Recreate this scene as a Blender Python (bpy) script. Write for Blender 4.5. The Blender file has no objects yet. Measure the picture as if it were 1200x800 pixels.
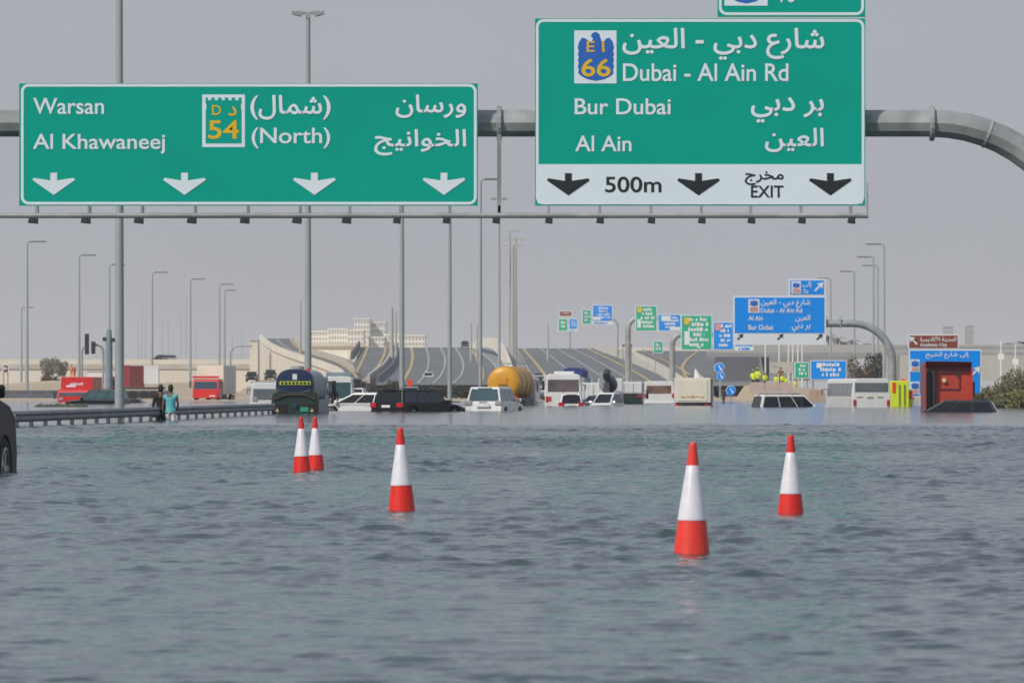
import bpy, math, random, unicodedata
from mathutils import Vector, Matrix, noise as mnoise
random.seed(7)
S = bpy.context.scene
COL = S.collection
PI = math.pi
# ------------------------------------------------------------------ camera
F = 8000.0            # focal length in photo pixels (1200 wide): 240 mm
HY = 457.0            # horizon row
EYE = 1.02            # eye above the flood water (water is z = 0)
cam = bpy.data.cameras.new("camera")
camo = bpy.data.objects.new("camera", cam); COL.objects.link(camo); S.camera = camo
camo.location = (0, 0, EYE); camo.rotation_euler = (PI/2, 0, 0)
cam.sensor_width = 36; cam.lens = 36*F/1200
cam.shift_y = (HY-400)/1200.0
cam.clip_start = 1; cam.clip_end = 20000
cam.dof.use_dof = True; cam.dof.focus_distance = 105; cam.dof.aperture_fstop = 13.0
# ------------------------------------------------------------------ sky and sun
SUN_EL, SUN_AZ = math.radians(42), math.radians(-135)   # behind the camera, to the left
w = bpy.data.worlds.new("World"); S.world = w; w.use_nodes = True
nt = w.node_tree; nt.nodes.clear()
N = nt.nodes.new
out = N('ShaderNodeOutputWorld'); bg = N('ShaderNodeBackground'); sky = N('ShaderNodeTexSky')
sky.sky_type = 'NISHITA'; sky.sun_disc = False; sky.sun_elevation = SUN_EL; sky.sun_rotation = SUN_AZ
sky.dust_density = 4.0; sky.air_density = 1.2; sky.ozone_density = 2.0
tc = N('ShaderNodeTexCoord'); sep = N('ShaderNodeSeparateXYZ'); ramp = N('ShaderNodeValToRGB')
nt.links.new(tc.outputs['Generated'], sep.inputs[0]); nt.links.new(sep.outputs['Z'], ramp.inputs[0])
ramp.color_ramp.elements[0].position = 0.0; ramp.color_ramp.elements[0].color = (4.5, 4.62, 5.0, 1)
ramp.color_ramp.elements[1].position = 1.0; ramp.color_ramp.elements[1].color = (2.9, 3.5, 4.6, 1)
e = ramp.color_ramp.elements.new(0.12); e.color = (4.2, 4.6, 5.3, 1)
mixn = N('ShaderNodeMix'); mixn.data_type = 'RGBA'; mixn.inputs[0].default_value = 0.86
nt.links.new(sky.outputs[0], mixn.inputs[6]); nt.links.new(ramp.outputs[0], mixn.inputs[7])
sn = N('ShaderNodeTexNoise'); sn.inputs['Scale'].default_value = 9; sn.inputs['Detail'].default_value = 4; nt.links.new(tc.outputs['Generated'], sn.inputs['Vector'])
smr = N('ShaderNodeMapRange'); smr.inputs[1].default_value = .3; smr.inputs[2].default_value = .7; smr.inputs[3].default_value = .965; smr.inputs[4].default_value = 1.035; nt.links.new(sn.outputs['Fac'], smr.inputs[0])
smx = N('ShaderNodeMix'); smx.data_type = 'RGBA'; smx.blend_type = 'MULTIPLY'; smx.inputs[0].default_value = 1; nt.links.new(mixn.outputs[2], smx.inputs[6]); nt.links.new(smr.outputs[0], smx.inputs[7])
nt.links.new(smx.outputs[2], bg.inputs[0]); bg.inputs[1].default_value = 0.1
nt.links.new(bg.outputs[0], out.inputs[0])
sun = bpy.data.lights.new("sun", 'SUN'); sun.energy = 2.95; sun.angle = math.radians(4); sun.color = (1, .94, .86)
suno = bpy.data.objects.new("sun", sun); COL.objects.link(suno)
sd = Vector((math.sin(SUN_AZ)*math.cos(SUN_EL), math.cos(SUN_AZ)*math.cos(SUN_EL), math.sin(SUN_EL)))
suno.rotation_euler = sd.to_track_quat('Z', 'Y').to_euler(); suno.location = (-40, -40, 60)
S.view_settings.view_transform = 'Standard'; S.view_settings.look = 'None'
S.view_settings.exposure = 0.0; S.view_settings.gamma = 1.0
S.cycles.volume_bounces = 1; S.cycles.max_bounces = 6; S.cycles.transparent_max_bounces = 8
S.cycles.use_denoising = True

# ------------------------------------------------------------------ materials
MATS = {}
def mat(name, col, rough=.6, metal=0., var=.1, scale=2., bump=0., spec=.5, coat=0., grime=None):
    if name in MATS: return MATS[name]
    m = bpy.data.materials.new(name); m.use_nodes = True; n = m.node_tree; L = n.links.new
    b = n.nodes['Principled BSDF']
    b.inputs['Roughness'].default_value = rough; b.inputs['Metallic'].default_value = metal
    b.inputs['Specular IOR Level'].default_value = spec; b.inputs['Coat Weight'].default_value = coat
    t = n.nodes.new('ShaderNodeTexCoord'); no = n.nodes.new('ShaderNodeTexNoise')
    no.inputs['Scale'].default_value = scale; no.inputs['Detail'].default_value = 5
    L(t.outputs['Object'], no.inputs['Vector'])
    mr = n.nodes.new('ShaderNodeMapRange'); mr.inputs[1].default_value = .3; mr.inputs[2].default_value = .7
    mr.inputs[3].default_value = 1-var; mr.inputs[4].default_value = 1+var
    L(no.outputs['Fac'], mr.inputs[0])
    mx = n.nodes.new('ShaderNodeMix'); mx.data_type = 'RGBA'; mx.blend_type = 'MULTIPLY'; mx.inputs[0].default_value = 1
    mx.inputs[6].default_value = (*col, 1); L(mr.outputs[0], mx.inputs[7])
    last = mx.outputs[2]
    if grime:
        n2 = n.nodes.new('ShaderNodeTexNoise'); n2.inputs['Scale'].default_value = scale*.37; n2.inputs['Detail'].default_value = 8
        L(t.outputs['Object'], n2.inputs['Vector'])
        m2 = n.nodes.new('ShaderNodeMapRange'); m2.inputs[1].default_value = .48; m2.inputs[2].default_value = .68; m2.inputs[4].default_value = .6
        L(n2.outputs['Fac'], m2.inputs[0])
        g = n.nodes.new('ShaderNodeMix'); g.data_type = 'RGBA'; L(m2.outputs[0], g.inputs[0]); L(last, g.inputs[6]); g.inputs[7].default_value = (*grime, 1)
        last = g.outputs[2]
    L(last, b.inputs['Base Color'])
    if bump:
        bp = n.nodes.new('ShaderNodeBump'); bp.inputs['Strength'].default_value = bump; bp.inputs['Distance'].default_value = .02
        L(no.outputs['Fac'], bp.inputs['Height']); L(bp.outputs[0], b.inputs['Normal'])
    MATS[name] = m; return m
galv = mat('galvanised_steel', (.33, .355, .35), .5, .2, .25, 1.3, .1, grime=(.19, .205, .2))
polem = mat('lamp_pole_steel', (.34, .38, .38), .5, .1, .08, .4)
palepole = mat('pale_pole_paint', (.42, .42, .39), .6, 0, .08, .4)
darkbox = mat('dark_housing', (.035, .035, .04), .5)
green = mat('sign_green', (0, .36, .27), .6, 0, .035, .5, spec=.08)
blue = mat('sign_blue', (.002, .27, .85), .6, 0, .04, .5, spec=.08)
brown = mat('sign_brown', (.25, .05, .03), .5, 0, .05, .5)
white_s = mat('sign_white', (.72, .82, .87), .5, 0, .03, .8)
white_far = mat('sign_white_far', (.72, .76, .78), .5, 0, .03, .8)
black_s = mat('sign_black', (.012, .016, .018), .5)
yellow_s = mat('sign_yellow', (.75, .48, .01), .5, 0, .05)
eagle_b = mat('shield_blue', (.015, .13, .5), .5, 0, .04)
pinkish = mat('shield_pink', (.6, .3, .28), .6)
alu = mat('sign_back_aluminium', (.35, .36, .37), .5, .5, .1)
cone_r = mat('cone_red', (.74, .022, .012), .42, 0, .09, 9, grime=(.4, .04, .035))
cone_r2 = mat('cone_red_faded', (.8, .045, .028), .42, 0, .09, 9, grime=(.5, .07, .05))
cone_w = mat('cone_white', (.72, .71, .76), .35, 0, .05, 12, grime=(.5, .49, .5))
tyre = mat('tyre_rubber', (.012, .012, .013), .8)
rimm = mat('wheel_alloy', (.35, .35, .36), .35, .8)
glass_d = mat('dark_glass', (.008, .011, .014), .1, 0, .05, spec=.45)
glass_t = mat('teal_glass', (.035, .085, .1), .08, 0, .2, 1, spec=.7)
glass_g = mat('grey_glass', (.13, .15, .16), .12, 0, .3, .8)
white_p = mat('white_paint', (.74, .74, .73), .3, 0, .05, 1, coat=.3)
cream_p = mat('cream_paint', (.74, .69, .58), .4, 0, .05, 1)
black_p = mat('black_paint', (.006, .006, .009), .3, 0, .1, spec=.3)
greyb_p = mat('dark_brown_grey_paint', (.02, .017, .018), .5, 0, .1, spec=.2)
red_p = mat('red_paint', (.62, .02, .02), .35, 0, .06, 1)
redd_p = mat('dull_red_paint', (.5, .06, .035), .45, 0, .1, 1)
maroon = mat('maroon_container', (.16, .03, .035), .6, 0, .12)
navy_p = mat('navy_tank_paint', (.006, .02, .07), .4, 0, .12, 1)
dgreen_p = mat('dark_green_frame', (.01, .03, .027), .5, 0, .15, 1)
yell_p = mat('yellow_ochre_tank', (.66, .33, .015), .4, 0, .08, 1, grime=(.5, .2, .02))
fluo = mat('fluorescent_yellow', (.66, .76, .03), .5, 0, .05)
fluor_r = mat('fluorescent_red', (.8, .05, .02), .5, 0, .05)
orange = mat('orange_cloth', (.8, .25, .02), .7)
tail_r = mat('tail_light_red', (.5, .01, .02), .25, 0, .2, 20)
tail_d = mat('tail_light_clear', (.35, .33, .34), .2)
plate = mat('number_plate_white', (.7, .7, .7), .5, 0, .1, 30)
greyside = mat('grey_box_side', (.33, .35, .36), .6, 0, .08)
conc = mat('concrete_pale', (.47, .45, .4), .85, 0, .12, .25, .2, grime=(.38, .35, .3))
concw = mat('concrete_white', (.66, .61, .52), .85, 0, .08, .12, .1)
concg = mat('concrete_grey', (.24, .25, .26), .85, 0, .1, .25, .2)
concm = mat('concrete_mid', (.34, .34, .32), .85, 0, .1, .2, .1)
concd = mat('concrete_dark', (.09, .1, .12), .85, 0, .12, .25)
asph = mat('asphalt_weathered_hazed', (.155, .165, .17), .9, 0, .1, .05, 0, grime=(.13, .135, .14), spec=.2)  # aged asphalt, base colour lightened to take up part of the haze
lmark = mat('lane_paint_white', (.33, .34, .33), .8, 0, .12, .1)
ymark = mat('lane_paint_yellow', (.46, .34, .16), .8, 0, .12, .1)
sand = mat('sand', (.45, .36, .25), .95, 0, .18, .03, .2, grime=(.3, .26, .19))
leaf1 = mat('olive_leaf', (.15, .14, .07), .7, 0, .3, 3)
leaf2 = mat('yellow_green_leaf', (.21, .19, .08), .7, 0, .3, 3)
leafd = mat('dark_leaf', (.045, .055, .03), .7, 0, .3, 3)
leafh = mat('hazed_leaf', (.2, .19, .14), .8, 0, .3, 1)  # leaf colour paled so the left trees carry distance haze
leafb = mat('dry_brown_leaf', (.13, .085, .045), .8, 0, .3, 3)
bark = mat('bark', (.08, .06, .04), .9)
bldc = mat('building_cream', (.8, .76, .67), .8, 0, .06, .1)
bldw = mat('building_white', (.72, .71, .68), .8, 0, .05, .1)
winm = mat('building_window', (.36, .35, .33), .3)
skin1 = mat('skin_brown', (.17, .085, .05), .6)
hairm = mat('black_hair', (.01, .009, .009), .6)
teal_c = mat('teal_shirt', (.09, .42, .46), .8, 0, .1, 8)
black_c = mat('black_cloth', (.012, .011, .012), .85)
whitec = mat('white_cloth', (.66, .64, .68), .8, 0, .1, 8)
navy_c = mat('navy_cloth', (.03, .04, .07), .8)

# ------------------------------------------------------------------ helpers
def at(px, py, d):
    return Vector(((px-600)*d/F, d, EYE+(HY-py)*d/F))
def dist_of(wl): return F*EYE/(wl-HY)
def link(o): COL.objects.link(o); return o
def tag(o, label=None, cat=None, group=None, kind=None):
    if label: o['label'] = label
    if cat: o['category'] = cat
    if group: o['group'] = group
    if kind: o['kind'] = kind
    return o
def thing(name, label, cat, loc=(0, 0, 0), rz=0, group=None):
    o = link(bpy.data.objects.new(name, None)); o.location = loc; o.rotation_euler = (0, 0, rz)
    o.empty_display_size = .3
    return tag(o, label, cat, group)
class MB:
    def __init__(s): s.v = []; s.f = []; s.m = []; s.cm = 0
    def add(s, vs, fs):
        b = len(s.v); s.v += [tuple(p) for p in vs]
        for f in fs: s.f.append([b+i for i in f]); s.m.append(s.cm)
        return s
    def box(s, x0, x1, y0, y1, z0, z1):
        return s.add([(x0,y0,z0),(x1,y0,z0),(x1,y1,z0),(x0,y1,z0),(x0,y0,z1),(x1,y0,z1),(x1,y1,z1),(x0,y1,z1)],
                     [(3,2,1,0),(4,5,6,7),(0,1,5,4),(1,2,6,5),(2,3,7,6),(3,0,4,7)])
    def hexa(s, p): return s.add(p, [(3,2,1,0),(4,5,6,7),(0,1,5,4),(1,2,6,5),(2,3,7,6),(3,0,4,7)])
    def prism(s, pts, a0, a1, axis='x', n=None, w0=None):
        k = len(pts)
        def P(p, a):
            return (a, p[0], p[1]) if axis == 'x' else ((p[0], a, p[1]) if axis == 'y' else (p[0], p[1], a))
        vs = [P(p, a0) for p in pts]+[P(p, a1) for p in pts]
        fs = [tuple(range(k))[::-1], tuple(range(k, 2*k))]+[(i, (i+1) % k, k+(i+1) % k, k+i) for i in range(k)]
        return s.add(vs, fs)
    def loft(s, rings, cap=True, closed=True):
        k = len(rings[0]); b = []
        for r in rings: b += list(r)
        fs = []
        for j in range(len(rings)-1):
            for i in range(k if closed else k-1):
                fs.append((j*k+i, j*k+(i+1) % k, (j+1)*k+(i+1) % k, (j+1)*k+i))
        if cap: fs += [tuple(range(k))[::-1], tuple(range((len(rings)-1)*k, len(rings)*k))]
        return s.add(b, fs)
    def tube(s, path, r, n=12, cap=True, rot=0.):
        path = [Vector(p) for p in path]; rings = []
        up = Vector((0, 1, 0))
        for i, p in enumerate(path):
            t = (path[min(i+1, len(path)-1)]-path[max(i-1, 0)]).normalized()
            a = up if abs(t.dot(up)) < .95 else Vector((1, 0, 0))
            u = t.cross(a).normalized(); v = t.cross(u).normalized()
            rr = r[i] if isinstance(r, (list, tuple)) else r
            rings.append([p+u*rr*math.cos(2*PI*k/n+rot)+v*rr*math.sin(2*PI*k/n+rot) for k in range(n)])
        return s.loft(rings, cap)
    def lathe(s, prof, n=24, c=(0, 0, 0)):
        return s.loft([[(c[0]+r*math.cos(2*PI*k/n), c[1]+r*math.sin(2*PI*k/n), c[2]+z) for k in range(n)] for r, z in prof])
    def poly(s, pts): return s.add(pts, [tuple(range(len(pts)))])
    def build(s, name, m, parent=None, smooth=False, bevel=0, kind=None, bseg=2):
        me = bpy.data.meshes.new(name); me.from_pydata(s.v, [], s.f)
        ms = m if isinstance(m, (list, tuple)) else [m]
        for q in ms: me.materials.append(q)
        if len(ms) > 1: me.polygons.foreach_set('material_index', s.m)
        import bmesh
        bm = bmesh.new(); bm.from_mesh(me); bmesh.ops.recalc_face_normals(bm, faces=bm.faces); bm.to_mesh(me); bm.free()
        if smooth: 
            me.polygons.foreach_set('use_smooth', [True]*len(me.polygons)); me.set_sharp_from_angle(angle=math.radians(40))
        o = link(bpy.data.objects.new(name, me)); o.parent = parent
        if bevel:
            b = o.modifiers.new('bevel', 'BEVEL'); b.width = bevel; b.segments = bseg; b.limit_method = 'ANGLE'
        if kind: o['kind'] = kind
        return o
def children(o): return [c for c in bpy.data.objects if c.parent == o]
def copy_tree(o, parent=None):
    kids = KID.get(o) or list(o.children)
    c = o.copy(); COL.objects.link(c); c.parent = parent
    for ch in kids: copy_tree(ch, c)
    return c
KID = {}

# ------------------------------------------------------------------ lettering
FORMS = {}
for cp in range(0xFE70, 0xFEFD):
    d_ = unicodedata.decomposition(chr(cp)).split()
    if len(d_) >= 2: FORMS[(tuple(int(x, 16) for x in d_[1:]), d_[0])] = chr(cp)
NJ = set('اأإآدذرزوةىء ')
def shape(t):
    toks = []; i = 0
    while i < len(t):
        if t[i] == 'ل' and i+1 < len(t) and t[i+1] in 'اأإآ': toks.append(t[i:i+2]); i += 2
        else: toks.append(t[i]); i += 1
    ar = lambda q: q[0] >= '\u0620'
    jl = lambda q: len(q) == 1 and q not in NJ and ar(q)
    res = []
    for i, q in enumerate(toks):
        p = i > 0 and jl(toks[i-1]) and ar(q) and q != 'ء'
        n = i+1 < len(toks) and jl(q) and ar(toks[i+1])
        k = ('<medial>' if n else '<final>') if p else ('<initial>' if n else '<isolated>')
        res.append(FORMS.get((tuple(ord(c) for c in q), k), q))
    return ''.join(reversed(res)).replace('(', '\0').replace(')', '(').replace('\0', ')')
TXT = {}
def text_mesh(body, off, space=1.0):
    key = (body, off, space)
    if key in TXT: return TXT[key]
    c = bpy.data.curves.new('lettering', 'FONT'); c.body = body; c.size = 1; c.offset = off; c.resolution_u = 6; c.space_character = space
    o = link(bpy.data.objects.new('lettering', c)); bpy.context.view_layer.update()
    me = bpy.data.meshes.new_from_object(o.evaluated_get(bpy.context.evaluated_depsgraph_get()))
    vs = [v.co.copy() for v in me.vertices]; fs = [list(p.vertices) for p in me.polygons]
    if '\uFEC9' in body:       # this letter's outline crosses itself: fill it by winding number instead
        from mathutils.geometry import delaunay_2d_cdt
        c.fill_mode = 'NONE'; bpy.context.view_layer.update(); m2 = bpy.data.meshes.new_from_object(o.evaluated_get(bpy.context.evaluated_depsgraph_get()))
        P = [v.co.to_2d() for v in m2.vertices]; E2 = [tuple(e.vertices) for e in m2.edges]
        nxt = {}
        for a, b in E2: nxt.setdefault(a, []).append(b); nxt.setdefault(b, []).append(a)
        seen = set(); loops = []
        for v0 in range(len(P)):
            if v0 in seen or v0 not in nxt: continue
            lp = [v0]; seen.add(v0); cur = v0+1 if v0+1 in nxt[v0] else nxt[v0][0]
            while cur not in seen:
                lp.append(cur); seen.add(cur); q = [k for k in nxt[cur] if k not in seen]
                if not q: break
                cur = q[0]
            loops.append(lp)
        def wind(x, y):
            wn = 0
            for lp in loops:
                for i in range(len(lp)):
                    a, b = P[lp[i]], P[lp[(i+1) % len(lp)]]
                    cr = (b.x-a.x)*(y-a.y)-(x-a.x)*(b.y-a.y)
                    if a.y <= y < b.y and cr > 0: wn += 1
                    elif b.y <= y < a.y and cr < 0: wn -= 1
            return wn
        r = delaunay_2d_cdt(P, E2, [], 0, 1e-6); vs = [Vector((v.x, v.y, 0)) for v in r[0]]
        fs = [f for f in r[2] if wind(sum(r[0][k].x for k in f)/3, sum(r[0][k].y for k in f)/3) != 0]
        used = sorted({k for f in fs for k in f}); mp = {k: i for i, k in enumerate(used)}; vs = [vs[k] for k in used]; fs = [[mp[k] for k in f] for f in fs]
        bpy.data.meshes.remove(m2)
    bpy.data.objects.remove(o); bpy.data.curves.remove(c); bpy.data.meshes.remove(me)
    xs = [v.x for v in vs]; ys = [v.y for v in vs]; bb = (min(xs), min(ys), max(xs), max(ys))
    TXT[key] = (vs, fs, bb); return TXT[key]
class Board:
    """a flat sign board: photo pixels -> local metres; the board's face looks at -Y"""
    def __init__(s, name, label, cat, x0, y0, x1, y1, d, group=None, back=.12, rz=0):
        s.s = F/d; s.cx = (x0+x1)/2; s.cy = y1; s.box = (x0, y0, x1, y1)
        p = at(s.cx, y1, d); s.t = thing(name, label, cat, p, rz, group); s.back = back
        s.lay = .008 if d < 400 else .03
    def P(s, x, y, l=0): return ((x-s.cx)/s.s, -l*s.lay, (s.cy-y)/s.s)
    def panel(s, m, name='panel', box=None):
        x0, y0, x1, y1 = box or s.box
        a = s.P(x0, y1); b = s.P(x1, y0)
        return MB().box(a[0], b[0], 0, s.back, a[2], b[2]).build(name, m, s.t)
    def rect(s, box, m, l, name='field', parent=None):
        x0, y0, x1, y1 = box
        a = s.P(x0, y1, l); b = s.P(x1, y0, l)
        return MB().box(a[0], b[0], a[1], a[1]+s.lay*.6, a[2], b[2]).build(name, m, parent or s.t)
    def poly(s, pts, m, l, name, parent=None):
        mb = MB(); q = [s.P(x, y, l) for x, y in pts]
        mb.prism([(p[0], p[2]) for p in q], q[0][1], q[0][1]+s.lay*.6, 'y')
        return mb.build(name, m, parent or s.t)
    def ring(s, box, wd, r, m, l, name='border'):
        x0, y0, x1, y1 = box; n = 6; o = []; i = []
        for cx, cy, a0 in ((x1-r, y0+r, -90), (x1-r, y1-r, 0), (x0+r, y1-r, 90), (x0+r, y0+r, 180)):
            for k in range(n+1):
                a = math.radians(a0+90*k/n); c, sn = math.cos(a), math.sin(a)
                o.append(s.P(cx+c*r, cy+sn*r, l)); i.append(s.P(cx+c*max(r-wd, .2), cy+sn*max(r-wd, .2), l))
        k = len(o); mb = MB().add(o+i, [(j, (j+1) % k, k+(j+1) % k, k+j) for j in range(k)])
        return mb.build(name, m, s.t)
    def text(s, body, box, m, l=2, off=.012, arabic=False, space=1.0, parent=None):
        if arabic: body = shape(body); off = 0
        vs, fs, bb = text_mesh(body, off, space)
        x0, y0, x1, y1 = box
        mb = MB(); pts = []
        for v in vs:
            u = (v.x-bb[0])/(bb[2]-bb[0]); t = (v.y-bb[1])/(bb[3]-bb[1])
            pts.append(s.P(x0+u*(x1-x0), y1+t*(y0-y1), l))
        if arabic:
            e_ = .018*(s.P(0, y0)[2]-s.P(0, y1)[2])/max(.3, bb[3]-bb[1])
            for k_, (dx, dz) in enumerate(((-e_,0),(e_,0),(0,e_),(0,-e_))): mb.add([(p[0]+dx, p[1]-.0006*(k_+1), p[2]+dz) for p in pts], fs)
        mb.add(pts, fs)
        me = bpy.data.meshes.new('lettering'); me.from_pydata(mb.v, [], mb.f); me.materials.append(m)
        o = link(bpy.data.objects.new('lettering', me)); o.parent = parent or s.t; return o
    def lines(s, box, rows, m, l=2, seed=1):
        """rows of small illegible lettering"""
        rnd = random.Random(seed); x0, y0, x1, y1 = box; mb = MB(); h = max(.8, (y1-y0)/rows)
        for r in range(rows):
            yy = y0+r*h+h*.15; xx = x0+rnd.random()*(x1-x0)*.25; xe = x1-rnd.random()*(x1-x0)*.3
            while xx < xe:
                wd = (.5+rnd.random()*.8)*h*.5; hh = h*(.45+.3*rnd.random())
                a = s.P(xx, yy+h*.7, l); b = s.P(min(xx+wd, xe), yy+h*.7-hh, l)
                mb.add([a, (b[0], a[1], a[2]), b, (a[0], a[1], b[2])], [(0, 1, 2, 3)])
                xx += wd+h*(.12 if rnd.random() < .8 else .5)
        return mb.build('lettering', m, s.t, kind='stuff')
    def down_arrow(s, cx, y0, m, sc=1.0, l=2):
        pts = [(-4,0),(4,0),(4,9),(23.5,6),(25,8.5),(0,26),(-25,8.5),(-23.5,6),(-4,9)]
        return s.poly([(cx+x*sc, y0+y*sc) for x, y in pts], m, l, 'arrow')
    def diag_arrow(s, cx, cy, r, m, l=2, flip=1):
        pts = [(-1,.75),(.1,-.3),(-.45,-.62),(1,-1),(.75,.45),(.35,-.08),(-.65,1)]
        return s.poly([(cx+x*r*flip, cy+y*r) for x, y in pts], m, l, 'arrow')
    def eagle(s, x0, y0, x1, y1, m, l):
        pts = [(.5,0),(.6,.05),(.62,.12),(.66,.2),(.72,.21),(.78,.14),(.88,.12),(.96,.2),(1,.32),(.97,.4),(1,.46),(.97,.52),(1,.58),(.97,.64),
               (1,.7),(.97,.78),(.99,.84),(.9,.9),(.75,.96),(.5,1),(.25,.96),(.1,.9),(.01,.84),(.03,.78),(0,.7),(.03,.64),(0,.58),(.03,.52),(0,.46),(.03,.4),(0,.32),(.04,.2),(.12,.12),(.22,.14),(.32,.2),(.4,.18),(.42,.13),(.36,.09),(.4,.03)]
        return s.poly([(x0+x*(x1-x0), y0+y*(y1-y0)) for x, y in pts], m, l, 'eagle_emblem')
# ------------------------------------------------------------------ water
def water_mat():
    m = bpy.data.materials.new('flood_water'); m.use_nodes = True; n = m.node_tree; L = n.links.new; NN = n.nodes.new
    b = n.nodes['Principled BSDF']
    b.inputs['Base Color'].default_value = (.04, .06, .064, 1); b.inputs['Roughness'].default_value = .09; b.inputs['IOR'].default_value = 1.33
    tc = NN('ShaderNodeTexCoord')
    def nz(sx, sy, sc, det, ro=.5, w=0):
        mp = NN('ShaderNodeMapping'); mp.inputs['Scale'].default_value = (sx, sy, 1); mp.inputs['Rotation'].default_value = (0, 0, w)
        L(tc.outputs['Object'], mp.inputs[0]); q = NN('ShaderNodeTexNoise'); q.inputs['Scale'].default_value = sc
        q.inputs['Detail'].default_value = det; q.inputs['Roughness'].default_value = ro; L(mp.outputs[0], q.inputs['Vector']); return q.outputs['Fac']
    def mul(a, k):
        q = NN('ShaderNodeMath'); q.operation = 'MULTIPLY'; L(a, q.inputs[0])
        if isinstance(k, (int, float)): q.inputs[1].default_value = k
        else: L(k, q.inputs[1])
        return q.outputs[0]
    def add(a, c):
        q = NN('ShaderNodeMath'); q.operation = 'ADD'; L(a, q.inputs[0]); L(c, q.inputs[1]); return q.outputs[0]
    a = nz(1, 1.25, .9, 2, .5, .2); c = nz(1, 1.4, 2.6, 3, .55, -.25); f = nz(1, 1, 9, 2, .5)
    h = add(add(mul(a, .05), mul(c, .07)), mul(f, .014))
    # calm patches: wind ruffles the water unevenly, and it lies still in the lee of the stranded cars
    patch = nz(1, .25, .045, 2, .5)
    mr = NN('ShaderNodeMapRange'); mr.inputs[1].default_value = .35; mr.inputs[2].default_value = .62; mr.inputs[3].default_value = .5; mr.inputs[4].default_value = 1.15
    L(patch, mr.inputs[0])
    sp = NN('ShaderNodeSeparateXYZ'); L(tc.outputs['Object'], sp.inputs[0])
    lee = NN('ShaderNodeMapRange'); lee.inputs[1].default_value = 175; lee.inputs[2].default_value = 215; lee.inputs[3].default_value = 1; lee.inputs[4].default_value = .1
    L(sp.outputs['Y'], lee.inputs[0])
    hh = mul(mul(h, mr.outputs[0]), lee.outputs[0])
    bp = NN('ShaderNodeBump'); bp.inputs['Strength'].default_value = 1; bp.inputs['Distance'].default_value = 1.0
    L(hh, bp.inputs['Height']); L(bp.outputs[0], b.inputs['Normal'])
    return m
WM = water_mat()
import numpy as np
def build_water():
    rg = np.random.default_rng(11)
    ys_ = [21.0]
    while ys_[-1] < 212: ys_.append(ys_[-1]+min(.085, ys_[-1]/620))
    ys_ = np.array(ys_); nr = len(ys_); nc = 430
    u = np.linspace(-1, 1, nc); X = u[None, :]*(ys_[:, None]*.094+1.6); Y = np.repeat(ys_[:, None], nc, 1)
    Z = np.zeros_like(X); n = 90
    lam = np.exp(rg.uniform(math.log(.1), math.log(.8), n)); ang = rg.normal(0, .42, n)+math.radians(8); ph = rg.uniform(0, 2*PI, n)
    amp = lam**.9*np.where(lam < .6, 1, .5)*rg.uniform(.6, 1.3, n)
    kx = 2*PI/lam*np.sin(ang); ky = 2*PI/lam*np.cos(ang)
    slope = math.sqrt(np.sum((amp*2*PI/lam)**2)/2); amp *= WAVE_SLOPE/slope
    # gusts: the ruffled strength wanders over the water
    g = 1+.0*X
    for k in range(9):
        a = rg.uniform(0, 2*PI); l2 = rg.uniform(5, 22); g = g+.13*np.sin(2*PI/l2*(X*math.cos(a)*1.0+Y*math.sin(a)*.45)+rg.uniform(0, 6.28))
    g = np.clip(g, .62, 1.6)
    for k in range(n):
        Z += amp[k]*np.sin(kx[k]*X+ky[k]*Y+ph[k])
    zs = amp.std()*0+float(np.sqrt((Z**2).mean()))
    Z = Z+.4*(Z*Z-zs*zs)/zs                       # sharper crests, flatter troughs
    fade = np.clip((212-Y)/22, 0, 1)*np.clip((Y-21)/1.5, 0, 1)*np.clip((1-np.abs(u))[None, :]*16, 0, 1)
    Z = Z*g*fade
    co = np.stack([X, Y, Z], -1).reshape(-1, 3)
    idx = np.arange(nr*nc).reshape(nr, nc)
    q = np.stack([idx[:-1, :-1], idx[:-1, 1:], idx[1:, 1:], idx[1:, :-1]], -1).reshape(-1, 4)
    e0, e1 = ys_[0]*.094+1.6, ys_[-1]*.094+1.6; y0, y1 = ys_[0], ys_[-1]; b = len(co)
    ext = [(-260,8,0),(260,8,0),(260,y0,0),(-260,y0,0),(-e0,y0,0),(e0,y0,0),(-260,y1,0),(-e1,y1,0),(e1,y1,0),(260,y1,0),(260,646,0),(-260,646,0)]
    eq = [(0,1,2,3),(3,4,7,6),(5,2,9,8),(6,9,10,11)]
    co = np.vstack([co, np.array(ext)]); q = np.vstack([q, np.array(eq)+b])
    me = bpy.data.meshes.new('flood_water'); me.vertices.add(len(co)); me.vertices.foreach_set('co', co.astype(np.float32).ravel())
    me.loops.add(q.size); me.loops.foreach_set('vertex_index', q.astype(np.int32).ravel())
    me.polygons.add(len(q)); me.polygons.foreach_set('loop_start', (np.arange(len(q))*4).astype(np.int32)); me.polygons.foreach_set('loop_total', np.full(len(q), 4, np.int32))
    me.polygons.foreach_set('use_smooth', np.ones(len(q), bool)); me.update(); me.validate(); me.materials.append(WM)
    tag(link(bpy.data.objects.new('flood_water', me)), kind='structure')
WAVE_SLOPE = .082
build_water()

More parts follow.
